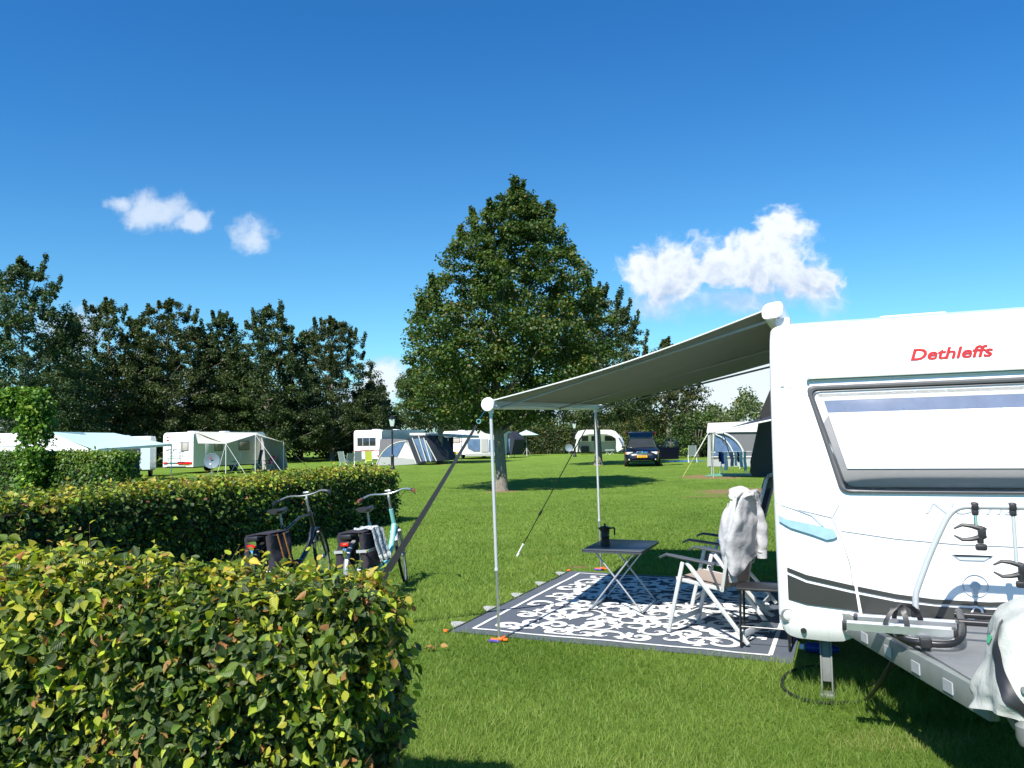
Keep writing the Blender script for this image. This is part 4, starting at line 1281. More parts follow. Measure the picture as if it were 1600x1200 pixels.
    # straps
    for (xa, xb, h) in ((pl(1383, 985, -.87).x, pl(1440, 985, -.68).x, .115), (pl(1418, 982, -.87).x, pl(1397, 966, -.68).x, .105)):
        mb = MB()
        def sfn(u, v, xa=xa, xb=xb, h=h):
            ang = PI * v
            y = -.87 + .19 * v
            x = xa + (xb - xa) * v
            return Vector((x + (u - .5) * .028, y - .03 * math.sin(ang), lowz + .01 + h * math.sin(ang) ** .7 + (u - .5) * .008))
        mb.sheet(sfn, 1, 22, .004, (0, .5, .8)); mb.build('strap', M['black'], root)

rack()

# hose / cable on the grass
def on_plane_path(pts): return [gp(x, y, z) for x, y, z in pts]
mb = MB()
pth = [at(1409, 1004, 4.33), at(1400, 1022, 4.33), at(1380, 1060, 4.40), at(1364, 1083, 4.62)] + [gp(1352, 1094, .012), gp(1335, 1098, .012), gp(1300, 1099, .012), gp(1265, 1096, .012), gp(1240, 1088, .012), gp(1226, 1078, .012), gp(1220, 1066, .012), gp(1230, 1050, .012), gp(1262, 1040, .012), gp(1300, 1042, .012)]
for _ in range(2):
    q = [pth[0]]
    for a, b in zip(pth, pth[1:]): q += [a.lerp(b, .25), a.lerp(b, .75)]
    pth = q + [pth[-1]]
mb.tube(pth, .0115, 8)
tag(mb.build('electric_cable', M['hose']), 'thick black cable looping from the bike carrier down onto the grass', 'cable')
mb = MB()
pth = [at(1412, 1004, 4.4), at(1402, 1035, 4.5), at(1375, 1064, 4.8), gp(1345, 1077, .01), gp(1322, 1079, .01), gp(1290, 1070, .01), gp(1262, 1060, .01)]
for _ in range(2):
    q = [pth[0]]
    for a, b in zip(pth, pth[1:]): q += [a.lerp(b, .25), a.lerp(b, .75)]
    pth = q + [pth[-1]]
mb.tube(pth, .005, 6)
tag(mb.build('thin_cable', M['hose']), 'thin black cable hanging beside the thick one under the bike carrier', 'cable')
# blue bottle lying behind the steady leg
b = gp(1272, 1044)
rt = thing('water_bottle', b, -TH, 'blue bottle with a pale cap lying in the shade behind the caravan steady leg', 'bottle')
mb = MB(); mb.lathe([(.01, -.12), (.04, -.12), (.042, .07), (.02, .10), (.018, .12)], (.05, .40, .045), 16, 'x'); mb.build('bottle_body', M['blue'], rt)
mb = MB(); mb.lathe([(.022, -.17), (.022, -.135)], (.05, .40, .045), 12, 'x'); mb.build('cap', M['white'], rt)

# ------------------------------------------------------------------ awning
def awning():
    root = thing('awning', (PC.x, PC.y, 0), -TH, 'roll-out awning with grey canvas on two thin poles beside the near caravan', 'awning')
    def L(v): d = Vector(v) - Vector((PC.x, PC.y, 0)); return Vector((d.dot(E1), d.dot(E2), d.z))
    f1, f2 = L(gp(780, 1003)), L(gp(939, 891))
    t1 = Vector((f1.x - .03, f1.y - .02, L(at(769, 642, gp(780, 1003).y)).z)); t2 = Vector((f2.x - .02, f2.y + .02, L(at(934, 642, gp(939, 891).y)).z))
    y0, y1 = f1.y - .05, t2.y + .12
    # case
    zc = 2.645
    sec = []
    for k in range(18):
        a = 2 * PI * k / 18
        sec.append((-.005 + .075 * math.copysign(abs(math.cos(a)) ** .6, math.cos(a)), y0, zc + .058 * math.copysign(abs(math.sin(a)) ** .7, math.sin(a)) + .018 * math.cos(a) * -.6 + .03 * math.cos(a)))
    mb = MB(); mb.prism(sec, (0, y1 - y0, 0)); cs = mb.build('case', M['white'], root)
    for y in (y0 + .1, 1.9, y1 - .2):
        mb = MB(); mb.box((.06, y, zc - .085), (.11, .08, .06), None, .01); mb.build('case_bracket', M['greyseam'], root)
    # front rail
    za, zb_ = t1.z + .02, t2.z + .02
    ra, rb = Vector((t1.x, y0 - .01, za + .035)), Vector((t2.x, y1, zb_ + .035))
    mb = MB(); mb.bar(ra, rb, .05, .085, .012); mb.bar(ra + Vector((.036, .02, -.02)), rb + Vector((.036, 0, -.02)), .022, .03, .004)
    mb.build('front_rail', M['whitealu'], root)
    mb = MB(); mb.lathe([(.058, -.02), (.062, 0), (.055, .02)], ra + Vector((0, -.01, 0)), 18, 'y'); mb.build('rail_end_cap', M['white'], root)
    mb = MB(); mb.lathe([(.058, -.02), (.062, 0), (.055, .02)], rb + Vector((0, .01, 0)), 18, 'y'); mb.build('rail_end_cap', M['white'], root)
    # canvas with a slight sag
    def fn(u, v):
        y = y0 + .03 + (y1 - y0 - .06) * u
        xa = ra.x + (rb.x - ra.x) * u; za_ = ra.z + (rb.z - ra.z) * u + .03
        x = xa + (-.02 - xa) * v; z = za_ + (zc + .02 - za_) * v
        z -= .075 * math.sin(PI * v) * (.55 + .45 * math.sin(PI * u)) + .008 * math.sin(u * 40 + v * 3) * math.sin(PI * v)
        return Vector((x, y, z))
    mb = MB(); mb.sheet(fn, 60, 30, .003); mb.build('canvas', M['awning'], root)
    # bright hem along both side edges
    for u0, u1 in ((-.002, .006), (.994, 1.002)):
        mb = MB(); mb.sheet(lambda u, v, u0=u0, u1=u1: fn(u0 + (u1 - u0) * u, v) + Vector((0, 0, .005)), 1, 30, .009); mb.build('hem', M['awntop'], root)
    # tension rafters
    for u, dy in ((.03, 0), (.5, 0), (.97, 0)):
        a = fn(u, .0) + Vector((.04, 0, -.06)); b = fn(u, .98) + Vector((0, 0, -.07)); m_ = fn(u, .5) + Vector((0, 0, -.03))
        mb = MB()
        m1 = a.lerp(b, .5)
        mb.tube([a, m1], .010, 8); mb.tube([m1, b], .012, 8); mb.box(m1, (.05, .035, .035), None, .01)
        mb.build('rafter', M['greytape'], root)
    # poles
    for f, t in ((f1, t1), (f2, t2)):
        mb = MB(); m_ = t.lerp(f, .69)
        mb.tube([t, m_], .0145, 12)
        po = mb.build('pole', M['alupaint'], root)
        mb = MB(); mb.tube([m_ - (t - f).normalized() * -.02, f + Vector((0, 0, .02))], .0118, 12); mb.build('lower_tube', M['alu'], po)
        mb = MB(); mb.tube([m_ + Vector((0, 0, .012)), m_ - Vector((0, 0, .012))], .0175, 12); mb.build('collar', M['greyseam'], po)
        mb = MB(); mb.box(t + Vector((0, 0, .0)), (.04, .04, .05), None, .01); mb.build('top_joint', M['white'], po)
        mb = MB(); mb.box((f.x, f.y, .022), (.15, .035, .018), Matrix.Rotation(.25, 3, 'Z'), .006); mb.box((f.x + .02, f.y + .02, .03), (.035, .10, .016), None, .006); mb.build('foot_peg', M['orange'], po)
        mb = MB(); mb.box((f.x - .03, f.y - .04, .015), (.10, .022, .02), None, .005); mb.build('foot_plate', M['violet'], po)
    return root, t1, t2
aw, at1, at2 = awning()
def wl(p): return Vector((PC.x, PC.y, 0)) + E1 * p.x + E2 * p.y + Vector((0, 0, p.z))
# storm strap to the left
A_ = wl(at1) + Vector((-.05, -.02, .0)); B_ = gp(548, 980, .02)
rt = thing('storm_strap', (B_.x, B_.y, 0), 0, 'broad black tie-down strap running from the awning corner to the ground beside the bicycles', 'strap')
O_ = Vector((B_.x, B_.y, 0)); A_ -= O_; B_ -= O_
def strap_fn(u, v):
    p = A_.lerp(B_, v); tw_ = 1.1 * (1 - v) + .2
    w = .022 + .050 * min(1, v * 1.3)
    d_ = (B_ - A_).normalized(); side = Matrix.Rotation(.25 + .5 * (1 - v), 3, d_) @ d_.cross(Vector((-.15, 1, 0))).normalized()
    return p + side * (u - .5) * w + Vector((0, 0, -.03 * math.sin(PI * v)))
mb = MB(); mb.sheet(lambda u, v: strap_fn(u, .06 + .94 * v), 2, 60, .003, (0, -1, 0)); mb.build('webbing', M['black'], rt)
mb = MB(); mb.tube([A_, A_.lerp(B_, .03)], .006, 6); mb.torus(A_.lerp(B_, .045), .018, .004, 'y', 16, 6); mb.build('hook', M['chrome'], rt)
mb = MB(); mb.tube([B_ + Vector((0, 0, .06)), B_ + Vector((-.03, 0, -.02))], .008, 8); mb.build('peg', M['galv'], rt)
# guy line with its T peg
A_ = wl(at2); B_ = gp(811, 863, .06)
O_ = Vector((B_.x, B_.y, 0)); A_ -= O_; B_ -= O_
rt = thing('guy_line', O_, 0, 'thin black guy line from the far awning pole to a white T peg', 'guy line')
mb = MB(); mb.tube([A_, B_.lerp(A_, .06)], .007, 6); mb.build('cord', M['hose'], rt)
mb = MB(); c = B_.lerp(A_, .30); mb.box(c, (.03, .03, .09), (A_ - B_).to_track_quat('Z', 'Y').to_matrix(), .008); mb.build('slider', M['black'], rt)
d_ = (A_ - B_).normalized()
mb = MB(); mb.tube([B_, B_ + d_ * .17], .016, 10); mb.tube([B_ + Vector((-.03, 0, -.055)), B_ + Vector((.035, 0, .05))], .015, 8); mb.build('peg', M['white'], rt)

# ------------------------------------------------------------------ rug
def rug():
    root = thing('awning_carpet', RUG_A, -TH, 'slate blue outdoor rug with white scrolls spread on the grass under the awning', 'rug')
    W_, D_ = 2.9, 3.25
    rr = random.Random(9)
    def hz(x, y): return .012 + .006 * mnoise.noise(Vector((x * 1.6, y * 1.6, 0))) + .004 * mnoise.noise(Vector((x * 5, y * 5, 3)))
    mb = MB(); mb.sheet(lambda u, v: (u * W_, v * D_, hz(u * W_, v * D_)), 90, 100, .008); mb.build('rug_base', RUGM, root)
    mb = MB(); mb.sheet(lambda u, v: (-.012 + u * .02, v * D_, hz(0, v * D_) + .004), 1, 60, .012)
    mb.build('black_edge', M['black'], root)
    for k in range(5):
        y = .12 + k * .7; mb = MB()
        mb.sheet(lambda u, v: (-.02 - .09 * math.sin(PI * v) * u, y + v * .24, .012 + .02 * u * math.sin(PI * v)), 3, 8, .003); mb.build('edge_loop', M['tentmid'], root)
    pg = MB(); pg.lathe([(.022, 0), (.022, .014), (.008, .02)], (-.03, -.02, .01), 12); pg.build('corner_peg', M['orange'], root)
    pg = MB(); pg.lathe([(.022, 0), (.022, .014), (.008, .02)], (-.02, D_ + .02, .01), 12); pg.build('corner_peg', M['orange'], root)
    # scroll work
    pm = MB(); pm.cur = 0
    def stroke(pts, ws):
        a, b = [], []
        for i, p in enumerate(pts):
            q0 = pts[max(0, i - 1)]; q1 = pts[min(len(pts) - 1, i + 1)]
            dx, dy = q1[0] - q0[0], q1[1] - q0[1]; L_ = math.hypot(dx, dy) + 1e-9
            nx, ny = -dy / L_, dx / L_; w = ws[i] / 2
            for s_, l in ((1, a), (-1, b)):
                x, y = p[0] + s_ * nx * w, p[1] + s_ * ny * w
                x = min(max(x, .24), W_ - .24); y = min(max(y, .20), D_ - .20)
                l.append((x, y, hz(x, y) + .0055 + stroke.k))
        n = len(a)
        pm.add(a + b, [(i, i + 1, n + i + 1, n + i) for i in range(n - 1)])
        stroke.k += .0000055
    stroke.k = 0
    def spiral(cx, cy, r0, turns, a0, sg, w0):
        pts, ws = [], []
        n = int(18 * turns) + 8
        for i in range(n):
            s_ = i / (n - 1); r1 = r0 * (1 - s_) ** .8 + .012
            a = a0 + sg * 2 * PI * turns * s_
            pts.append((cx + r1 * math.cos(a), cy + r1 * math.sin(a))); ws.append(w0 * (.25 + 1.1 * math.sin(PI * min(1, s_ * 1.15 + .05)) ** .7))
        stroke(pts, ws)
        # tail leading away from the start
        p0 = pts[0]; t0 = a0 - sg * PI / 2
        pts2, ws2 = [], []
        L_ = r0 * rr.uniform(1.4, 2.3)
        for i in range(14):
            s_ = i / 13; a = t0 - sg * s_ * rr.uniform(1.0, 1.1) * .9 * 1
            if i == 0: pts2.append(p0)
            else: pts2.append((pts2[-1][0] + math.cos(a) * L_ / 13, pts2[-1][1] + math.sin(a) * L_ / 13))
            ws2.append(w0 * (.55 + .5 * math.sin(PI * s_)) * (1 - .75 * s_))
        stroke(pts2, ws2)
        # thorns / leaves
        for _ in range(4):
            k = rr.randrange(1, 13); p = pts2[k]; a = rr.uniform(0, 6.28); l = r0 * rr.uniform(.3, .75)
            q = [(p[0] + math.cos(a + .5 * s2) * l * s2, p[1] + math.sin(a + .5 * s2) * l * s2) for s2 in (0, .25, .5, .75, 1)]
            stroke(q, [w0 * 1.2, w0 * 1.5, w0 * 1.1, w0 * .6, .003])
    cells = 0
    ny, nx = 12, 9
    for j in range(ny):
        for i in range(nx):
            cx = .42 + (W_ - .84) * (i + .5 * (j % 2)) / (nx - .5) + rr.uniform(-.09, .09); cy = .36 + (D_ - .72) * j / (ny - 1) + rr.uniform(-.08, .08)
            spiral(cx, cy, rr.uniform(.08, .17), rr.uniform(.7, 1.3), rr.uniform(0, 6.28), rr.choice((-1, 1)), rr.uniform(.040, .066))
    # the border line
    for a, b in (((.17, .13), (.17, D_ - .13)), ((W_ - .17, .13), (W_ - .17, D_ - .13)), ((.17, .13), (W_ - .17, .13)), ((.17, D_ - .13), (W_ - .17, D_ - .13))):
        n = 40; w = .035
        dx, dy = (0, 1) if a[0] == b[0] else (1, 0)
        pa, pb = [], []
        for i in range(n + 1):
            s_ = i / n; x = a[0] + (b[0] - a[0]) * s_; y = a[1] + (b[1] - a[1]) * s_
            for sg, l in ((1, pa), (-1, pb)):
                X, Y = x + sg * dy * w / 2, y + sg * dx * w / 2; l.append((X, Y, hz(X, Y) + .0052))
        pm.add(pa + pb, [(i, i + 1, n + 1 + i + 1, n + 1 + i) for i in range(n)])
    o = pm.build('scroll_pattern', M['rugwhite'], root, smooth=False)
    return root
RUGM = fabric('slate_rug_weave', (.082, .096, .120), 0, .85, 260, .3, 5, .18)
M['rugwhite'] = fabric('white_rug_weave', (.60, .61, .60), 0, .8, 260, .2, 5)
rug()

# ------------------------------------------------------------------ table and coffee pot
def table():
    a, b = gp(918, 960), gp(1000, 963)
    c = (a + b) / 2 + E2 * .36
    root = thing('camping_table', (c.x, c.y, 0), -TH + .02, 'small slate grey folding table with crossed tube legs, standing on the rug', 'table')
    W_, D_, Z = .60, .78, .615
    mb = MB(); mb.box((0, 0, Z), (W_, D_, .022), None, .006)
    for s_ in (-1, 1):
        mb.box((s_ * (W_ / 2 - .008), 0, Z - .004), (.016, D_, .034), None, .006); mb.box((0, s_ * (D_ / 2 - .008), Z - .004), (W_, .016, .034), None, .006)
    mb.build('tabletop', M['tabletop'], root)
    for y in (-.30, .30):
        for s_ in (-1, 1):
            p = Vector((s_ * .27, y + s_ * .012, .012)); q = Vector((-s_ * .20, y + s_ * .012, Z - .02))
            mb = MB(); mb.tube([p, q], .0085, 10); lg = mb.build('leg', M['galv'], root)
            mb = MB(); mb.tube([p - (q - p).normalized() * .01, p + (q - p).normalized() * .035], .0115, 10); mb.build('foot_cap', M['black'], lg)
    mb = MB(); mb.tube([(.262, -.30, .035), (.262, .30, .035)], .008, 8); mb.tube([(-.262, -.30, .035), (-.262, .30, .035)], .008, 8); mb.build('cross_bar', M['galv'], root)
    p = at(946, 855, c.y - .0)
    pot = thing('coffee_pot', (p.x, p.y, Z + .011), R(-12), 'black stovetop coffee pot standing on the folding table', 'coffee pot')
    mb = MB(); mb.lathe([(.046, 0), (.050, .006), (.040, .075), (.042, .082)], (0, 0, 0), 8); mb.build('boiler', M['blackmetal'], pot)
    mb = MB(); mb.lathe([(.043, .082), (.046, .09), (.038, .105), (.052, .175), (.053, .18)], (0, 0, 0), 8); mb.add([(-.05, -.012, .178), (-.05, .012, .178), (-.074, 0, .178), (-.046, 0, .14)], [(0, 1, 2), (0, 2, 3), (1, 3, 2)]); mb.build('upper_pot', M['blackmetal'], pot)
    mb = MB(); mb.lathe([(.053, .180), (.050, .186), (.012, .196)], (0, 0, 0), 8); ld = mb.build('lid', M['blackmetal'], pot)
    mb = MB(); mb.lathe([(.006, .195), (.011, .205), (.011, .214), (.005, .220)], (0, 0, 0), 12); mb.build('lid_knob', M['black'], ld)
    mb = MB(); mb.tube([(.046, 0, .168), (.085, 0, .176), (.098, 0, .165), (.094, 0, .10)], [.008, .010, .010, .007], 8); mb.build('handle', M['black'], pot)
table()

# ------------------------------------------------------------------ reclining chairs
def chair(loc, ang, label, seatmat, frame, back_lean=.30, hi=1.22, backmat=None, group=None):
    root = thing('camping_chair', loc, ang, label, 'chair', group)
    Wd = .27
    fm = frame
    zarm = .64; zs = .45
    bt = Vector((-.16 - back_lean, 0, hi)); bb = Vector((-.16, 0, .40))
    for s_ in (-1, 1):
        y = s_ * Wd
        mb = MB(); mb.bar((.36, y, .01), (.20, y, zarm - .02), .022, .036, .008); mb.build('front_leg', fm, root)
        mb = MB(); mb.bar((-.36, y * .96, .01), (.17, y * .96, zarm - .02), .022, .036, .008); mb.build('rear_leg', fm, root)
        # armrest
        def arm(u, v, y=y):
            a = 2 * PI * v; x = .42 - .52 * u
            w = .030 * (1 - .3 * (2 * u - 1) ** 4); h = .014 * (.75 + .25 * math.sin(PI * u))
            z = zarm + .04 - .055 * u + .028 * (1 - u) ** 2 * 0 - .035 * max(0, .12 - u) / .12
            return Vector((x, y + w * math.cos(a), z + h * math.sin(a)))
        mb = MB(); mb.sheet(arm, 16, 12); mb.add([arm(0, k / 12) for k in range(12)], [tuple(range(12))]); mb.add([arm(1, k / 12) for k in range(12)], [tuple(range(12))]); mb.build('armrest', M['arm'], root)
        mb = MB(); mb.bar((.28, y * .90, zs + .02), (-.16, y * .90, zs - .03), .02, .032, .006); mb.build('seat_rail', fm, root)
        mb = MB(); mb.bar((bb.x + .02, y * .90, bb.z), (bt.x, y * .90, bt.z), .02, .032, .008); mb.build('back_tube', fm, root)
        mb = MB(); mb.bar((-.04, y * .98, zarm - .03), (-.12, y * .98, zs - .02), .012, .02, .003); mb.build('adjuster', M['arm'], root)
    mb = MB(); mb.bar((.335, -Wd, .10), (.335, Wd, .10), .012, .045, .004); mb.build('cross_bar', M['greyseam'], root)
    mb = MB(); mb.bar((-.30, -Wd * .96, .075), (-.30, Wd * .96, .075), .012, .055, .004); mb.build('cross_bar', M['greyseam'], root)
    mb = MB(); mb.sheet(lambda u, v: (.29 - .45 * u, (v - .5) * 2 * Wd * .88, zs + .034 - .05 * u - .022 * math.sin(PI * v) * (.4 + .6 * math.sin(PI * u))), 14, 10, .006); mb.build('seat', seatmat, root)
    def bk(u, v):
        p = bb.lerp(bt, .04 + .96 * u); return Vector((p.x - .02 * math.sin(PI * v) + .012, (v - .5) * 2 * Wd * .88, p.z))
    mb = MB(); mb.sheet(bk, 16, 10, .006, (1, 0, 0)); mb.build('backrest', backmat or seatmat, root)
    mb = MB(); mb.tube([(bt.x, -Wd * .9, bt.z), (bt.x - .01, -Wd * .6, bt.z + .035), (bt.x - .01, Wd * .6, bt.z + .035), (bt.x, Wd * .9, bt.z)], .014, 8); mb.build('top_rail', fm, root)
    mb = MB(); mb.box((bt.x + .03, 0, bt.z - .05), (.05, .34, .13), Matrix.Rotation(R(-18), 3, 'Y'), .022); mb.build('headrest', M['black'], root)
    return root
CH1 = Vector((1.76, 6.75, .02)); A1 = R(139)
chair(CH1, A1, 'white framed reclining chair with a taupe seat, a grey hoodie hung over its back', M['taupe'], M['chairalu'], .13, 1.18)
chair(Vector((2.16, 7.75, .02)), R(152), 'reclining chair with a black headrest, standing behind the one with the hoodie', M['taupe'], M['chairalu'], .24, 1.27, M['bluesling'])

# hoodie hung over the backrest
def hoodie():
    root = thing('hoodie', CH1, A1, 'light grey hooded sweatshirt hung over the back of the front chair', 'hoodie')
    f = Vector
    def nz(p, s_): return mnoise.noise(p * s_)
    prof_ = [(1.225, .025, .08), (1.215, .05, .14), (1.18, .065, .185), (1.10, .08, .225), (1.0, .09, .245), (.88, .10, .25), (.76, .105, .235), (.66, .105, .215)]
    def torso(u, v):
        a = 2 * PI * u; x_ = v * (len(prof_) - 1); i = min(int(x_), len(prof_) - 2); t = x_ - i
        z, rx, ry = [prof_[i][k] * (1 - t) + prof_[i + 1][k] * t for k in range(3)]
        fold = 1.06 + v ** .8 * (.10 * math.sin(3 * a + 1.4 * v + .5) + .045 * math.sin(7 * a - .9 * v + 1) + .02 * math.sin(12 * a + 1.1 * v))
        cx = -.285 + (1.2 - z) * .20
        p = f((cx + math.cos(a) * rx * fold, math.sin(a) * ry * fold, z))
        hem = v ** 4 * (.07 * math.sin(a + 2.6) + .035 * math.sin(2 * a + .4) + .02 * math.sin(5 * a))
        p.z += hem + .012 * nz(p, 9)
        p += f((nz(p, 6), nz(p + f((4, 0, 0)), 6), 0)) * .035 * v ** .5
        p += f((nz(p, 16), nz(p + f((4, 0, 0)), 16), 0)) * .005
        return p
    mb = MB(); mb.sheet(torso, 150, 70); mb.build('torso', M['hoodie'], root)
    mb = MB(); mb.sheet(lambda u, v: torso(u, .955 + .045 * v) * 1.0 + f((.010 * math.cos(2 * PI * u), .012 * math.sin(2 * PI * u), 0)), 150, 3); mb.build('hem_band', M['hoodie'], root)
    def hood(u, v):
        a = 2 * PI * v; b = PI * (u - .5)
        r1 = 1 + .20 * math.sin(2 * a + 2 * b) + .10 * math.sin(5 * a - 3 * b)
        p = f((math.cos(b) * math.cos(a) * .095 * r1, math.sin(b) * .150, math.cos(b) * math.sin(a) * .046 * r1 - .05 * abs(math.sin(b)) ** 2))
        p += f((-.27, .03, 1.205))
        p += f((nz(p, 8), nz(p + f((3, 1, 0)), 8), nz(p + f((0, 3, 0)), 8))) * .035
        return p
    mb = MB(); mb.sheet(hood, 50, 60); mb.build('hood', M['hoodie'], root)
    mb = MB(); mb.tube([(-.20, .19, 1.13), (-.185, .225, 1.03), (-.18, .235, .96)], .004, 6); mb.build('drawstring', M['hoodie'], root)
    def sleeve(pts, rs, seed):
        pts = [f(p) for p in pts]
        for _ in range(3):
            q = [pts[0]]; rq = [rs[0]]
            for i in range(len(pts) - 1):
                q += [pts[i].lerp(pts[i + 1], .25), pts[i].lerp(pts[i + 1], .75)]; rq += [rs[i] * .75 + rs[i + 1] * .25, rs[i] * .25 + rs[i + 1] * .75]
            pts = q + [pts[-1]]; rs = rq + [rs[-1]]
        n = len(pts)
        def fn(u, v):
            x = u * (n - 1); i = min(int(x), n - 2); fr_ = x - i
            p = pts[i].lerp(pts[i + 1], fr_); r1 = rs[i] * (1 - fr_) + rs[i + 1] * fr_
            a = 2 * PI * v; r1 *= 1 + .07 * math.sin(u * 26 + math.sin(a + 1) * 2.5 + seed) + .09 * math.sin(a * 3 + u * 5 + seed)
            d = (pts[min(i + 1, n - 1)] - pts[max(0, i - 1)]).normalized(); s1 = d.cross(f((0, 1, .1))).normalized(); s2 = d.cross(s1)
            return p + (s1 * math.cos(a) * .8 + s2 * math.sin(a)) * r1
        mb = MB(); mb.sheet(fn, 90, 26); return mb.build('sleeve', M['hoodie'], root)
    sl = sleeve([(-.23, .14, 1.13), (-.18, .19, 1.0), (-.16, .195, .84), (-.17, .18, .68), (-.19, .16, .54)], [.045, .062, .058, .05, .042], 0)
    mb = MB(); mb.tube([(-.185, .164, .565), (-.195, .156, .52), (-.20, .15, .48)], [.043, .039, .037], 16); mb.build('cuff', M['hoodie'], sl)
    sl = sleeve([(-.31, -.06, 1.12), (-.34, -.11, 1.0), (-.345, -.13, .86), (-.34, -.12, .70)], [.045, .058, .056, .046], 2)
    mb = MB(); mb.tube([(-.34, -.12, .715), (-.34, -.12, .65)], [.043, .041], 16); mb.build('cuff', M['hoodie'], sl)
hoodie()
# black side table / stool by the caravan wall
def stool():
    a = gp(1155, 1014); c = a + E1 * .20 + E2 * .12
    root = thing('side_table', (c.x, c.y, .02), -TH, 'small black square side table with thin legs on the rug edge by the caravan', 'side table')
    mb = MB(); mb.box((0, 0, .46), (.42, .30, .022), None, .008); mb.build('top', M['black'], root)
    for x in (-.185, .185):
        for y in (-.12, .12):
            mb = MB(); mb.tube([(x, y, 0), (x * .95, y * .95, .45)], .0095, 8); mb.build('leg', M['blackmetal'], root)
    mb = MB(); mb.tube([(-.18, -.12, .16), (.18, -.12, .16)], .006, 6); mb.tube([(-.18, .12, .16), (.18, .12, .16)], .006, 6); mb.build('stretcher', M['blackmetal'], root)
stool()
b = gp(1188, 958)
rt = thing('shoe', b + Vector((0, 0, .02)), R(20), 'white sandal left on the rug beneath the chairs', 'shoe')
mb = MB(); mb.box((0, 0, .015), (.24, .085, .022), None, .01); mb.build('sole', M['white'], rt)
mb = MB(); mb.sheet(lambda u, v: (.03 + .06 * u, .04 * math.cos(PI * v), .022 + .045 * math.sin(PI * v)), 3, 10, .004, (0, 0, 1)); mb.build('upper_strap', M['white'], rt)
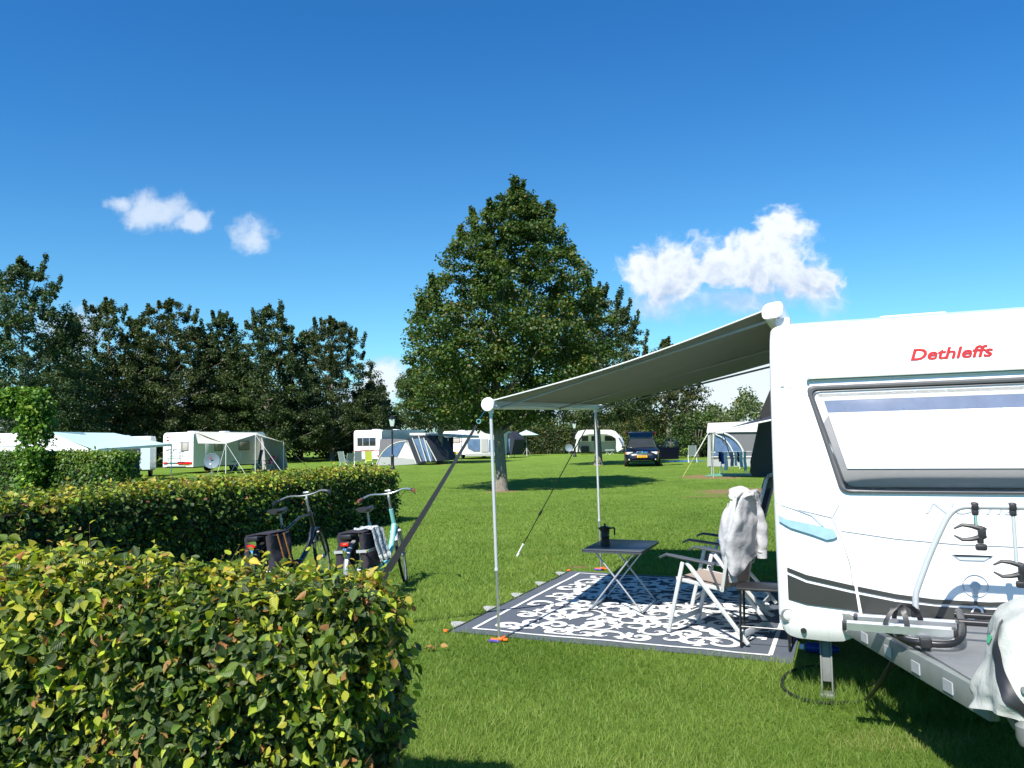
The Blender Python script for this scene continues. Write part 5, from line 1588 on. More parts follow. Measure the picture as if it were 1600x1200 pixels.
# ------------------------------------------------------------------ bicycles
def smoothp(pts, n=2):
    pts = [Vector(p) for p in pts]
    for _ in range(n):
        q = [pts[0]]
        for a, b in zip(pts, pts[1:]): q += [a.lerp(b, .25), a.lerp(b, .75)]
        pts = q + [pts[-1]]
    return pts
def bicycle(loc, rz, lean, steer, label, paint, grips, step, fenderm):
    root = thing('bicycle', loc, rz, label, 'bicycle')
    root.rotation_euler = (lean, 0, rz)
    WR = .345
    RH, FH, BB = Vector((0, 0, WR)), Vector((1.12, 0, WR)), Vector((.46, 0, .29))
    HT, HB = Vector((.87, 0, .90)), Vector((.93, 0, .70))
    ST = Vector((.27, 0, .82))
    SR = Matrix.Translation(HB) @ Matrix.Rotation(steer, 4, (HT - HB).normalized()) @ Matrix.Translation(-HB)
    def S(p): return SR @ Vector(p)
    def wheel(c, xf, nm):
        mb = MB(); mb.torus((0, 0, 0), WR - .012, .017, 'y', 44, 8); mb.v = [tuple(xf(Vector(v) + c)) for v in mb.v]
        w = mb.build(nm, M['rubber'], root)
        mb = MB(); mb.torus((0, 0, 0), WR - .038, .010, 'y', 44, 6); mb.v = [tuple(xf(Vector(v) + c)) for v in mb.v]; mb.build('rim', M['dullalu'], w)
        mb = MB()
        for k in range(18):
            a = 2 * PI * k / 18; s_ = .02 * (-1) ** k
            mb.tube([(.02 * math.cos(a + 1), s_, .02 * math.sin(a + 1)), ((WR - .042) * math.cos(a), 0, (WR - .042) * math.sin(a))], .0012, 4)
        mb.lathe([(.012, -.05), (.026, -.03), (.018, 0), (.026, .03), (.012, .05)], (0, 0, 0), 12, 'y')
        mb.v = [tuple(xf(Vector(v) + c)) for v in mb.v]; mb.build('spokes', M['galv'], w)
        mb = MB()
        def fnd(u, v):
            a0, a1 = (R(-10), R(195)) if nm == 'rear_wheel' else (R(35), R(178))
            a = a0 + (a1 - a0) * u; q = (v - .5) * 2
            rr_ = WR + .018 - .012 * q * q
            return xf(c + Vector((-rr_ * math.cos(a) if nm == 'rear_wheel' else -rr_ * math.cos(a), q * .026, rr_ * math.sin(a))))
        mb.sheet(fnd, 26, 4, .0015); mb.build('mudguard', fenderm, root)
        return w
    wheel(RH, lambda p: p, 'rear_wheel')
    wheel(FH, S, 'front_wheel')
    mb = MB()
    if step:
        mb.tube(smoothp([HB + Vector((-.005, 0, .03)), (.80, 0, .50), (.62, 0, .33), BB]), [.036] * 13, 12) if False else mb.tube(smoothp([HB + Vector((-.005, 0, .04)), (.82, 0, .52), (.66, 0, .33), BB]), .034, 12)
        mb.tube([ST + Vector((.0, 0, .0)), BB], .019, 10)
    else:
        mb.tube(smoothp([HB + Vector((-.005, 0, .03)), (.80, 0, .50), BB]), .030, 12)
        mb.tube(smoothp([HT + Vector((.0, 0, -.03)), (.66, 0, .87), (.42, 0, .78), (.295, 0, .74)]), .017, 10)
        mb.tube([ST, BB], .018, 10)
    mb.tube([HT + Vector((-.008, 0, .02)), HB + Vector((.006, 0, -.02))], .026, 12)
    for s_ in (-1, 1):
        mb.tube([RH + Vector((0, s_ * .06, 0)), (.10, s_ * .05, WR), BB + Vector((-.04, s_ * .03, 0))], .011, 8)
        mb.tube([RH + Vector((0, s_ * .06, 0)), (.24, s_ * .03, .70), ST + Vector((.015, 0, -.10))], .009, 8)
    mb.build('frame', paint, root)
    mb = MB()
    crown = HB + Vector((.012, 0, -.03))
    for s_ in (-1, 1): mb.tube([S(crown + Vector((0, s_ * .055, -.02))), S((1.02, s_ * .055, .52)), S(FH + Vector((0, s_ * .052, 0)))], [.016, .014, .009], 8)
    mb.tube([S(crown + Vector((0, -.06, -.02))), S(crown + Vector((0, .06, -.02)))], .02, 8)
    mb.build('fork', M['galv'] if step else M['darkbike'], root)
    mb = MB(); mb.tube([S(HT), S((.835, 0, 1.01)), S((.825, 0, 1.06)), S((.86, 0, 1.10))], [.014, .015, .017, .017], 10); mb.build('stem', M['dullalu'], root)
    hb_pts = smoothp([(.60, -.325, 1.085), (.72, -.30, 1.10), (.83, -.20, 1.135), (.865, -.07, 1.105), (.865, .07, 1.105), (.83, .20, 1.135), (.72, .30, 1.10), (.60, .325, 1.085)])
    mb = MB(); mb.tube([S(p) for p in hb_pts], .0115, 10); hb = mb.build('handlebar', M['alu'] if step else M['dullalu'], root)
    for s_ in (-1, 1):
        mb = MB(); mb.tube([S((.58, s_ * .327, 1.083)), S((.70, s_ * .307, 1.098))], .0175, 12); mb.build('grip', grips, hb)
        mb = MB(); mb.tube([S((.71, s_ * .302, 1.10)), S((.73, s_ * .295, 1.102))], .022, 10); mb.tube([S((.74, s_ * .29, 1.095)), S((.66, s_ * .32, 1.06)), S((.58, s_ * .335, 1.05))], .006, 6); mb.build('brake_lever', M['black'], hb)
        mb = MB(); mb.tube([S(p) for p in smoothp([(.73, s_ * .29, 1.10), (.90, s_ * .18, 1.10), (.96, s_ * .05, .95), (.94, 0, .75)])], .003, 5); mb.build('cable', M['black'], hb)
    mb = MB(); mb.box(S((.88, 0, 1.135)), (.05, .075, .022), Matrix.Rotation(R(20), 3, 'Y'), .008); mb.build('display', M['galv'], hb)
    mb = MB(); mb.lathe([(.02, -.03), (.03, -.01), (.03, .02), (.01, .03)], S((.965, 0, .86)), 12, 'x'); mb.build('front_lamp', M['black'], root)
    # saddle
    mb = MB()
    def sad(u, v):
        x = -.13 + .27 * u; w = .085 * (1 - u) ** .8 + .022 + .0 * u
        if u < .12: w *= .55 + .45 * u / .12
        a = 2 * PI * v
        return Vector((ST.x - .035 + x, w * math.cos(a), .985 + .022 * math.sin(a) * (1.2 if math.sin(a) > 0 else 1.6 * (1 - .5 * u)) - .010 * math.sin(PI * u)))
    mb.sheet(sad, 16, 14); mb.add([sad(0, k / 14) for k in range(14)], [tuple(range(14))]); mb.add([sad(1, k / 14) for k in range(14)], [tuple(range(14))])
    sd_ = mb.build('saddle', M['black'], root)
    mb = MB(); mb.tube([ST + Vector((.0, 0, -.02)), (ST.x - .03, 0, .96)], .013, 10)
    for s_ in (-1, 1): mb.tube([(ST.x - .12, s_ * .03, .955), (ST.x - .03, s_ * .02, .94), (ST.x + .09, s_ * .015, .965)], .004, 6)
    mb.build('seat_post', M['galv'], root)
    # rear rack with its lamp
    mb = MB()
    for s_ in (-1, 1):
        mb.tube([(.22, s_ * .045, .745), (-.02, s_ * .06, .745), (-.24, s_ * .06, .745), (-.27, s_ * .03, .745)], .006, 6)
        mb.tube([(-.05, s_ * .06, .74), (.0, s_ * .07, WR)], .005, 6); mb.tube([(-.2, s_ * .06, .74), (.0, s_ * .07, WR)], .005, 6)
    for x in (-.24, -.12, 0, .12): mb.tube([(x, -.055, .748), (x, .055, .748)], .004, 6)
    mb.build('rear_carrier', M['black'], root)
    mb = MB(); mb.box((-.285, 0, .735), (.06, .13, .05), None, .012); mb.build('battery_end', M['black'], root)
    mb = MB(); mb.box((-.31, 0, .665), (.03, .11, .05), None, .012); tl = mb.build('rear_lamp', M['black'], root)
    mb = MB(); mb.box((-.325, 0, .662), (.02, .092, .036), None, .006); mb.build('red_lens', M['redlens'], tl)
    mb = MB(); mb.box((-.335, 0, .58), (.015, .045, .09), None, .004); mb.build('rear_reflector', M['chrome'], root)
    mb = MB(); mb.sheet(lambda u, v: (.02 + .44 * u + (.07 if u > .9 else 0) * 0, .045 + .01, .30 + (.05 * (v - .5) * 2) * (1 + .6 * u)), 6, 3, .02, (0, 1, 0)); mb.lathe([(.09, 0), (.09, .02)], (BB.x, .055, BB.z), 20, 'y'); mb.build('chain_case', M['black'], root)
    for s_ in (-1, 1):
        mb = MB(); e = BB + Vector((.12 * s_, s_ * .085, -.12 * s_)); mb.tube([BB + Vector((0, s_ * .06, 0)), e], .009, 8); mb.box(e + Vector((0, s_ * .05, 0)), (.085, .09, .022), None, .006); mb.build('pedal', M['black'], root)
    mb = MB(); mb.tube([(.40, .05, .27), (.36, .17, .01)], .008, 8); mb.build('kickstand', M['galv'], root)
    return root
BR = PI / 2 - R(15.5)
B1 = Vector((-2.60, 8.38, .0)); B2 = Vector((-1.64, 8.38, 0))
bicycle(B1, BR, R(-5), R(18), 'dark city bicycle with a straight top tube, nearer the hedge, black grips', M['darkbike'], M['black'], False, M['black'])
bicycle(B2, BR, R(-4), R(20), 'mint green step-through bicycle with brown grips, parked nearer the open lawn', M['teabike'], M['brown'], True, M['galv'])
def panniers(base, lean, label, kind):
    root = thing('pannier_bags', base, BR, label, 'pannier bags')
    root.rotation_euler = (lean, 0, BR)
    for s_ in (-1, 1):
        def fn(u, v, s_=s_):
            a = 2 * PI * v; t = 2 * u - 1
            z = .40 + .35 * u; w = .055 * (1.15 - .45 * u) * (1 if u > .04 else .7); l = .20 * (1 - .06 * (1 - u))
            p = Vector((-.03 + l * math.copysign(abs(math.cos(a)) ** .45, math.cos(a)), s_ * (.125 + .02 * (1 - u)) + w * math.copysign(abs(math.sin(a)) ** .6, math.sin(a)), z))
            p.y += mnoise.noise(p * 9) * .018; p.z -= .012 * math.sin(a * 3) * u
            return p
        mb = MB(); mb.sheet(fn, 16, 28); mb.add([fn(0, k / 28) for k in range(28)], [tuple(range(28))]); mb.add([fn(1, k / 28) for k in range(28)], [tuple(range(28))]); bg_ = mb.build('bag', M['pannier'], root)
        if kind == 'orange':
            for dx in (-.10, .02):
                mb = MB(); mb.sheet(lambda u, v, s_=s_, dx=dx: (-.03 + dx + .022 * u + .08 * v, s_ * (.188 + .022 * v - .006), .752 - .33 * v), 1, 8, .003, (0, s_, 0)); mb.build('orange_stripe', M['orstripe'], bg_)
        else:
            mb = MB(); mb.sheet(lambda u, v, s_=s_: (-.22 + .38 * u, s_ * .196, .56 + .03 * v), 6, 1, .003, (0, s_, 0)); mb.build('reflective_band', M['greytape'], bg_)
            mb = MB(); mb.sheet(lambda u, v, s_=s_: (-.236, s_ * (.07 + .12 * u), .56 + .03 * v), 4, 1, .003, (-1, 0, 0)); mb.build('reflective_band', M['greytape'], bg_)
    mb = MB(); mb.sheet(lambda u, v: (-.2 + .34 * u, -.15 + .30 * v, .758 + .008 * math.sin(PI * v)), 6, 8, .012, (0, 0, 1)); mb.build('top_flap', M['pannier'], root)
    return root
panniers(B1, R(-5), 'dark double pannier bags with orange reflective stripes on the black bicycle', 'orange')
panniers(B2, R(-3), 'plain dark double pannier bags with grey bands on the mint green bicycle', 'grey')
# fringed scarf
def scarfmat():
    m, n, p = principled('scarf_wool')
    co = n.node('ShaderNodeTexCoord').outputs['Object']
    mp = n.node('ShaderNodeMapping'); n.put(mp.inputs[0], co); mp.inputs['Scale'].default_value = (30, 160, 12)
    f = n.noise(mp.outputs[0], 1.2, 4, .7)
    n.put(p.inputs['Base Color'], n.ramp(f, [(.4, (.07, .08, .09)), (.5, (.30, .33, .35)), (.6, (.62, .64, .64))]))
    p.inputs['Roughness'].default_value = .95
    return m
rt = thing('scarf', B2, BR, 'grey and white fringed woollen cloth lying over the panniers of the mint bicycle', 'scarf')
rt.rotation_euler = (R(-3), 0, BR)
def sc_fn(u, v):
    y = .02 - .02 * v; s_ = v
    x = -.10 + .26 * u + .02 * math.sin(v * 5)
    if s_ < .4: q = Vector((x, .02 - .50 * s_, .785 + .012 * math.sin(u * 12)))
    else: q = Vector((x, -.18 - .12 * (s_ - .4) - .01 * math.sin(u * 14), .785 - (s_ - .4) * .46))
    q.z += mnoise.noise(q * 14) * .015; q.x += .05 * max(0, s_ - .4)
    return q
mb = MB(); mb.sheet(sc_fn, 22, 22, .008, (0, 0, 1)); so = mb.build('cloth', scarfmat(), rt)
mb = MB()
rr = random.Random(2)
for k in range(46):
    a = sc_fn(k / 45, 1.0); mb.tube([a, a + Vector((rr.uniform(-.01, .01), -.012, -.03)), a + Vector((rr.uniform(-.02, .02), rr.uniform(-.02, 0), -.07))], [.0035, .003, .0015], 4)
mb.build('fringe', M['tentwhite'], so)
# ------------------------------------------------------------------ far caravans, tents and camping things
def R2(px, py, Y, z=None):
    p = at(px, py, Y)
    if z is not None: p.z = z
    return p
def ga(px, Y):
    p = at(px, 700, Y); p.z = 0; return p
def far_caravan(loc, rz, W_, L_, H_, label, paint, rear=(), side=(), emblem=False, plate=None, lights=True, stripe=None, lo=.42):
    """local x across the rear, y away from it; origin at the near left corner"""
    root = thing('caravan', loc, rz, label, 'caravan')
    rc = .28; pf = []
    for (cy, cz, a0) in ((rc, H_ - rc, 180), (L_ - rc * 1.6, H_ - rc * 1.6, 90)):
        r1 = rc if a0 == 180 else rc * 1.6
        for k in range(8):
            a = R(a0 - 90 * k / 7); pf.append((cy + r1 * math.cos(a), cz + r1 * math.sin(a)))
    pf += [(L_, lo), (0, lo)]
    b = MB(); b.prism([(0, y, z) for y, z in pf], (W_, 0, 0)); b.build('body', paint, root)
    b = MB(); b.box((W_ / 2, L_ / 2, lo - .03), (W_ - .1, L_ - .2, .08)); b.build('chassis', M['black'], root)
    for x in (.15, W_ - .15):
        b = MB(); b.lathe([(.18, -.09), (.31, -.08), (.32, .08), (.18, .09)], (x, L_ * .55, .32), 20, 'x'); b.build('wheel', M['rubber'], root)
    for (x0, x1, z0, z1, m_) in rear:
        b = MB(); b.box(((x0 + x1) / 2, -.008, (z0 + z1) / 2), (x1 - x0, .03, z1 - z0), None, .02); w = b.build('window', M['rubberframe'], root)
        b = MB(); b.box(((x0 + x1) / 2, -.02, (z0 + z1) / 2), (x1 - x0 - .08, .03, z1 - z0 - .08), None, .015); b.build('pane', m_, w)
    for (y0, y1, z0, z1, m_) in side:
        b = MB(); b.box((W_ + .008, (y0 + y1) / 2, (z0 + z1) / 2), (.03, y1 - y0, z1 - z0), None, .02); w = b.build('window', M['rubberframe'], root)
        b = MB(); b.box((W_ + .02, (y0 + y1) / 2, (z0 + z1) / 2), (.03, y1 - y0 - .08, z1 - z0 - .08), None, .015); b.build('pane', m_, w)
    b = MB(); b.bar((0.02, -.012, H_ - .62), (W_ - .02, -.012, H_ - .62), .02, .025, .004); b.build('trim', M['greyseam'], root)
    if stripe:
        b = MB(); b.box((W_ / 2, -.006, stripe[0]), (W_ - .06, .02, stripe[1])); b.build('stripe', stripe[2], root)
    if lights:
        for x in (.22, W_ - .22):
            b = MB(); b.box((x, -.03, .66), (.30, .06, .12), None, .02); b.build('rear_light', M['redlens'], root)
    if emblem:
        ex, ez, er = emblem
        b = MB(); b.lathe([(er, -.012), (er, -.02)], (ex, 0, ez), 20, 'y'); em = b.build('round_emblem', M['red'], root)
        b = MB(); b.box((ex, -.024, ez), (er * 2.2, .012, er * .62)); b.build('bar', M['white'], em)
    if plate:
        b = MB(); b.box((plate, -.035, .60), (.50, .02, .12), None, .008); b.build('number_plate', M['yellow'], root)
    for y in (1.2, L_ * .6):
        b = MB(); b.box((W_ * .5, y, H_ + .03), (.5, .5, .09), None, .03); b.build('roof_hatch', M['white'], root)
    return root

# caravan with the canopy ---------------------------------------------------
cb = at(255, 700, 48); cb.z = 0
CB = far_caravan(cb, -TH, 2.5, 6.4, 2.55, 'white caravan with a small round red emblem, under the cream canopy on the left', M['cbody'],
    rear=[(1.52, 2.12, 1.38, 1.92, M['blind'])], side=[(1.7, 2.4, 1.35, 1.95, M['blind']), (3.8, 4.8, 1.35, 1.95, M['blind'])], emblem=(.38, 2.15, .13), plate=2.0)
b = MB(); b.box((1.75, -.05, .66), (.95, .06, .16), None, .02); b.build('light_bar', M['redlens'], CB)
b = MB(); b.box((2.52, 1.2, 1.2), (.02, .62, 1.6), None, .01); dd = b.build('door', M['white'], CB)
def quad(name, pts, m, parent=None, th=.03, nrm=(0, 0, -1), sag=0):
    A_, B_, C_, D_ = [Vector(p) for p in pts]
    b = MB(); b.sheet(lambda u, v: A_.lerp(B_, u).lerp(D_.lerp(C_, u), v) + Vector((0, 0, -sag * math.sin(PI * u) * math.sin(PI * v))), 12, 12, th, nrm)
    return b.build(name, m, parent)
o = at(385, 725, 48); o.z = 0
cn = thing('canopy', o, 0, 'cream canvas sun canopy with grey side wall and thin guy ropes, on the emblem caravan', 'canopy')
def rel(px, py, Y): return at(px, py, Y) - o
RL0, RL1 = rel(305, 674.5, 46.2), rel(402, 676, 51.5)
F0, FM, F1 = rel(353, 693, 45.2), rel(399, 679, 47.2), rel(443, 691, 49.6)
quad('roof_canvas', [RL0, RL1, FM, F0], M['canopy'], cn, .02, sag=.05)
quad('roof_canvas', [RL0, rel(332, 678.5, 47.6), F0, rel(309.5, 692.5, 44.4)], M['canopy'], cn, .02, sag=.03)
quad('roof_canvas', [RL1, rel(412, 681, 53), F1, FM], M['canopy'], cn, .02, sag=.04)
def drop(p, z=0.02): q = Vector(p); q.z = z; return q
quad('side_wall', [rel(400, 682, 53), F1, drop(F1) + Vector((.25, .2, 0)), drop(rel(400, 682, 53))], M['tentmid'], cn, .02, (0, 1, 0))
for p in (F0, FM, F1):
    b = MB(); b.tube([p, drop(p, 0)], .022, 6); b.build('pole', M['whitealu'], cn)
for a, e in ((F0, gp(338, 745) - o), (F0, gp(386, 745) - o), (FM, gp(447, 747) - o), (F1, gp(480, 730) - o)):
    b = MB(); b.tube([a, e], .009, 5); b.build('guy_rope', M['tentwhite'], cn)
b_ = at(331, 728, 44)
ds = thing('satellite_dish', (b_.x, b_.y, 0), R(12), 'grey satellite dish on a stand in front of the canopy caravan', 'satellite dish')
b = MB(); b.lathe([(.0, .09), (.25, .06), (.42, .01), (.44, 0), (.43, -.01), (.25, .045), (.0, .075)], (0, 0, .82), 28, 'y', caps=False); b.build('reflector', M['dish'], ds)
b = MB(); b.tube([(0, .1, .8), (0, .12, 0)], .03, 8); b.tube([(0, .12, .2), (.35, .3, 0)], .02, 6); b.tube([(0, .12, .2), (-.35, .3, 0)], .02, 6); b.build('stand', M['galv'], ds)
b = MB(); b.tube([(0, 0, .42), (0, -.42, .62)], .015, 6); b.lathe([(.05, -.06), (.05, .06)], (0, -.45, .66), 10, 'y'); b.build('receiver_arm', M['white'], ds)
b = MB(); b.box((-.06, -.02, .98), (.13, .02, .06), None, .01); b.build('red_mark', M['red'], ds)
# its rear bicycle carrier
b_ = CB.location - E2 * .12
rk = thing('bike_carrier', (b_.x, b_.y, 0), -TH, 'thin metal bicycle carrier on the rear of the canopy caravan', 'bike rack')
b = MB()
for x in (.62, 1.62): b.tube([(x, -.02, .75), (x, -.02, 1.95), (x, .08, 1.98)], .02, 6)
for z in (1.25, 1.5): b.tube([(.5, -.02, z), (1.75, -.02, z)], .018, 6)
b.build('uprights', M['galv'], rk)
for y in (-.15, -.35):
    b = MB(); b.box((1.1, y, .95), (1.6, .07, .04)); b.build('wheel_rail', M['alu'], rk)
for x in (.8, 1.35):
    b = MB(); b.tube([(x, -.02, 1.5), (x, -.3, 1.45)], .018, 6); b.box((x, -.32, 1.45), (.06, .08, .08), None, .02); b.build('claw_arm', M['black'], rk)

# folding chairs for the far pitches ---------------------------------------
def far_chair(p, rz, label, seatm, backm=None, group=None, hi=1.1):
    root = thing('folding_chair', (p.x, p.y, 0), rz, label, 'chair', group)
    for s_ in (-1, 1):
        y = s_ * .26
        b = MB(); b.bar((.25, y, 0), (-.02, y, .62), .02, .035); b.build('front_leg', M['whitealu'], root)
        b = MB(); b.bar((-.30, y, 0), (.15, y, .62), .02, .035); b.build('rear_leg', M['whitealu'], root)
        b = MB(); b.box((.05, y, .65), (.45, .05, .03), None, .01); b.build('armrest', M['arm'], root)
        b = MB(); b.bar((-.14, y * .9, .40), (-.34, y * .9, hi), .02, .03); b.build('back_tube', M['whitealu'], root)
    b = MB(); b.bar((.25, -.26, .08), (.25, .26, .08), .02, .05); b.bar((.24, -.26, .38), (.24, .26, .38), .02, .04); b.build('cross_bar', M['whitealu'], root)
    b = MB(); b.box((.03, 0, .43), (.46, .46, .03), None, .01); b.build('seat', seatm, root)
    b = MB(); b.sheet(lambda u, v: (-.15 - .2 * u, -.235 + .47 * v, .42 + (hi - .42) * u), 8, 6, .03, (1, 0, 0)); b.build('backrest', backm or seatm, root)
    return root
far_chair(gp(1082, 723), R(80), 'green grey folding chair with white frame, standing beside the open car door', M['greysling'])
far_chair(gp(538, 733), R(60), 'grey chair at the dark edge of trees, left of the pair by the tent caravan', M['greysling'], hi=1.15)
far_chair(gp(546, 732), R(120), 'second grey chair close against the first at the dark tree edge', M['greysling'], hi=1.0)
far_chair(gp(560, 731), R(100), 'white framed chair right in front of the tent caravan window', M['greysling'])
far_chair(gp(577, 730), R(90), 'chair with a lime yellow towel over its back beside the grey tent', M['lime'])
far_chair(at(368, 722, 48.5), R(200), 'dark chair under the cream canopy near the dish', M['bluesling'], hi=1.2)
far_chair(at(401, 722, 50.0), R(220), 'dark blue chair in the middle under the cream canopy', M['bluesling'], hi=1.35)
far_chair(at(421, 725, 50.0), R(240), 'pink chair at the grey side wall under the cream canopy', M['pink'], hi=.95)

# teal awning and its caravans ----------------------------------------------
ca = at(-62, 700, 37); ca.z = 0
far_caravan(ca, R(-14), 5.2, 2.3, 2.48, 'white caravan at the far left edge with tiny round red emblem, behind leafy column', M['cbody'],
    rear=[(2.2, 3.2, 1.0, 1.6, M['glass'])], emblem=(2.32, 2.12, .10), lights=False)
cc_ = at(142, 700, 42.5); cc_.z = 0
far_caravan(cc_, R(16), 3.0, 2.0, 2.30, 'caravan end under the teal awning, its shade painted in as pale blue grey', M['cshade'],
    rear=[(1.0, 2.5, .95, 1.62, M['glass'])], lights=False)
b = at(205, 730, 41); tt = thing('folded_chair_stack', (b.x, b.y, 0), R(-8), 'dark folded chairs leaning below the window of the shade-tinted caravan', 'folded chairs')
for k in range(3):
    b2 = MB(); b2.box((k * .30 - .3, .05 * k, .55), (.26, .05, 1.0), Matrix.Rotation(R(10), 3, 'X'), .02); b2.build('folded_seat', M['bluesling'], tt)
o = at(160, 690, 37); o.z = 0
ta = thing('sun_awning', o, 0, 'big white and pale teal awning roof sloping down to the right on the far left', 'awning')
q = [at(75, 675, 35.5), at(178, 676.5, 41), at(268, 695, 39.5), at(152, 703, 33.8)]
quad('roof_canvas', [p - o for p in q], M['teal'], ta, .03, sag=.10)
quad('side_canvas', [at(75, 675, 35.5) - o, at(38, 700, 34.5) - o, at(60, 704, 34.2) - o, at(150, 706, 33.8) - o], M['tentwhite'], ta, .02, (0, 1, 0))
b = MB(); b.bar(q[3] - o, q[2] - o, .08, .12, .02); b.build('front_rail', M['whitealu'], ta)
for p in (q[2], q[3]):
    b = MB(); b.tube([p - o, Vector((p.x - o.x, p.y - o.y, 0))], .025, 8); b.build('pole', M['whitealu'], ta)

# caravan with the grey tent -------------------------------------------------
cc_ = at(553, 700, 59); cc_.z = 0
CC = far_caravan(cc_, -TH, 2.5, 6.6, 2.62, 'white caravan whose rear window shows, attached to the charcoal and grey arched tent', M['cbody'],
    rear=[(.32, 1.98, 1.42, 2.05, M['glass'])], side=[(3.6, 4.6, 1.3, 1.9, M['glass'])], stripe=(1.05, .05, M['red']))
b = MB()
for x in (.85, 1.45): b.tube([(x, -.05, 1.0), (x, -.05, 2.1)], .018, 6)
b.tube([(.6, -.06, 1.15), (1.8, -.06, 1.15)], .018, 6); b.build('carrier_bars', M['whitealu'], CC)
def px_prism(name, pts, Y, depth, m, parent, o, dirv=None):
    """outline standing at distance Y, swept back along the pitch axis by depth metres"""
    P_ = []
    for x, y in pts:
        p = at(x, y, Y) - o
        P_.append(p)
    b = MB(); b.prism(P_, (dirv or E2) * depth); return b.build(name, m, parent)
o = gp(640, 727); o.z = 0
tn = thing('arched_tent', o, 0, 'grey and white arched tent with charcoal hood and clear windows beside the caravan', 'tent')
Yt = 55.5
px_prism('grey_panel', [(590, 726.6), (594, 686), (630, 690), (642, 693), (640, 726)], Yt + 1.5, 2.4, M['tentgrey'], tn, o)
px_prism('side_wing', [(587, 726.8), (592, 717), (598, 707), (607, 699), (617, 693.5), (627, 690.5), (635, 690), (642, 705), (650, 724.5), (650, 726), (620, 726.8)], Yt, 1.4, M['tentwhite'], tn, o)
wn = px_prism('window', [(596, 713.5), (603, 704), (613, 697), (624, 692.5), (632, 691.5), (621, 713.5)], Yt - .03, .03, M['bluewin'], tn, o)
px_prism('mud_wall', [(587, 726.9), (590, 720), (594, 714.5), (620, 714.5), (648, 718), (651, 725), (620, 727)], Yt - .035, .02, M['tentmid'], tn, o)
px_prism('hood', [(650, 723.5), (636, 691), (638, 688), (643, 683), (650, 680.3), (657, 680.5), (662, 684), (667, 690), (674, 703), (681.5, 720.5)], Yt - .8, 3.2, M['tentdark'], tn, o)
for pts in (((646, 686), (653.5, 685), (668, 720), (661, 720.5)), ((655, 684.5), (661.5, 685.5), (673, 706), (676, 720), (670, 720))):
    px_prism('window', list(pts), Yt - .85, .04, M['bluewin'], tn, o)
for a, e in (((644, 684), (658, 721)), ((654, 681), (666, 721)), ((662, 684), (673, 721)), ((637, 690), (650, 724)), ((665, 688), (682, 720))):
    b = MB(); b.tube([at(*a, Yt - .9) - o, at(*e, Yt - .9) - o], .035, 6); b.build('piping', M['tentwhite'], tn)
b = MB(); b.tube(smoothp([at(*p, Yt - .05) - o for p in ((588, 726), (594, 711), (606, 698), (620, 690.5), (635, 689))]), .03, 6); b.build('piping', M['tentwhite'], tn)
# flat roofed shelter right of the hood, white and grey
o = gp(672, 722); o.z = 0
sh = thing('shade_shelter', o, 0, 'flat white topped shelter with dark interior behind the trunk of the medium tree', 'shelter')
px_prism('roof', [(640, 676.5), (668, 677), (722, 681), (722, 684.5), (668, 680.5), (640, 680)], 60, 3, M['tentwhite'], sh, o)
px_prism('back_wall', [(662, 681), (708, 683.5), (708, 719), (662, 720)], 63, .05, M['tentdark'], sh, o)
for x, y in ((700, 684), (721, 684)):
    p = at(x, y, 60) - o; b = MB(); b.tube([p, Vector((p.x, p.y, 0))], .03, 6); b.build('pole', M['whitealu'], sh)
b_ = gp(700, 718); ft = thing('folding_table', (b_.x, b_.y, 0), 0, 'white folding table in the shade of the flat topped shelter', 'table')
b = MB(); b.box((0, 0, .72), (1.3, .7, .05), None, .01); b.build('tabletop', M['white'], ft)
for x in (-.55, .55):
    b = MB(); b.bar((x, 0, 0), (x, 0, .7), .04, .04); b.build('leg', M['whitealu'], ft)
# second caravan with the enclosed pale tent
cc_ = at(693, 700, 70); cc_.z = 0
far_caravan(cc_, -TH, 2.5, 6.5, 2.55, 'white caravan with a cream striped rear, between the medium tree and the awning pole', M['cbody'],
    rear=[(.30, 1.7, 1.45, 1.9, M['blind'])], stripe=(1.62, .05, M['pink']), plate=1.25)
o = gp(750, 713); o.z = 0
tw_ = thing('porch_tent', o, 0, 'pale porch tent with grey windows and charcoal far end beside the large trunk', 'tent')
px_prism('front_wall', [(727, 713.5), (724, 675), (732, 672.5), (778, 674), (776, 712), (750, 713)], 68, 3.0, M['tentwhite'], tw_, o)
for pts in (((730, 686), (750, 686), (750, 705), (740, 705), (731, 700)), ((764, 687), (775, 687), (775, 706), (764, 706))):
    px_prism('window', list(pts), 67.95, .04, M['bluewin'], tw_, o)
px_prism('rolled_flap', [(752, 686), (762, 686), (763, 706), (752, 706)], 67.94, .05, M['tentmid'], tw_, o)
px_prism('mud_wall', [(727, 713), (727, 709), (776, 708), (776, 712)], 67.93, .04, M['tentmid'], tw_, o)
px_prism('dark_end', [(777, 712), (778, 674), (790, 674), (801, 682), (804, 687), (799, 711)], 70, 2.5, M['tentdark'], tw_, o)
px_prism('window', [(791, 684), (797, 686), (796, 708), (792, 708)], 69.95, .04, M['bluewin'], tw_, o)
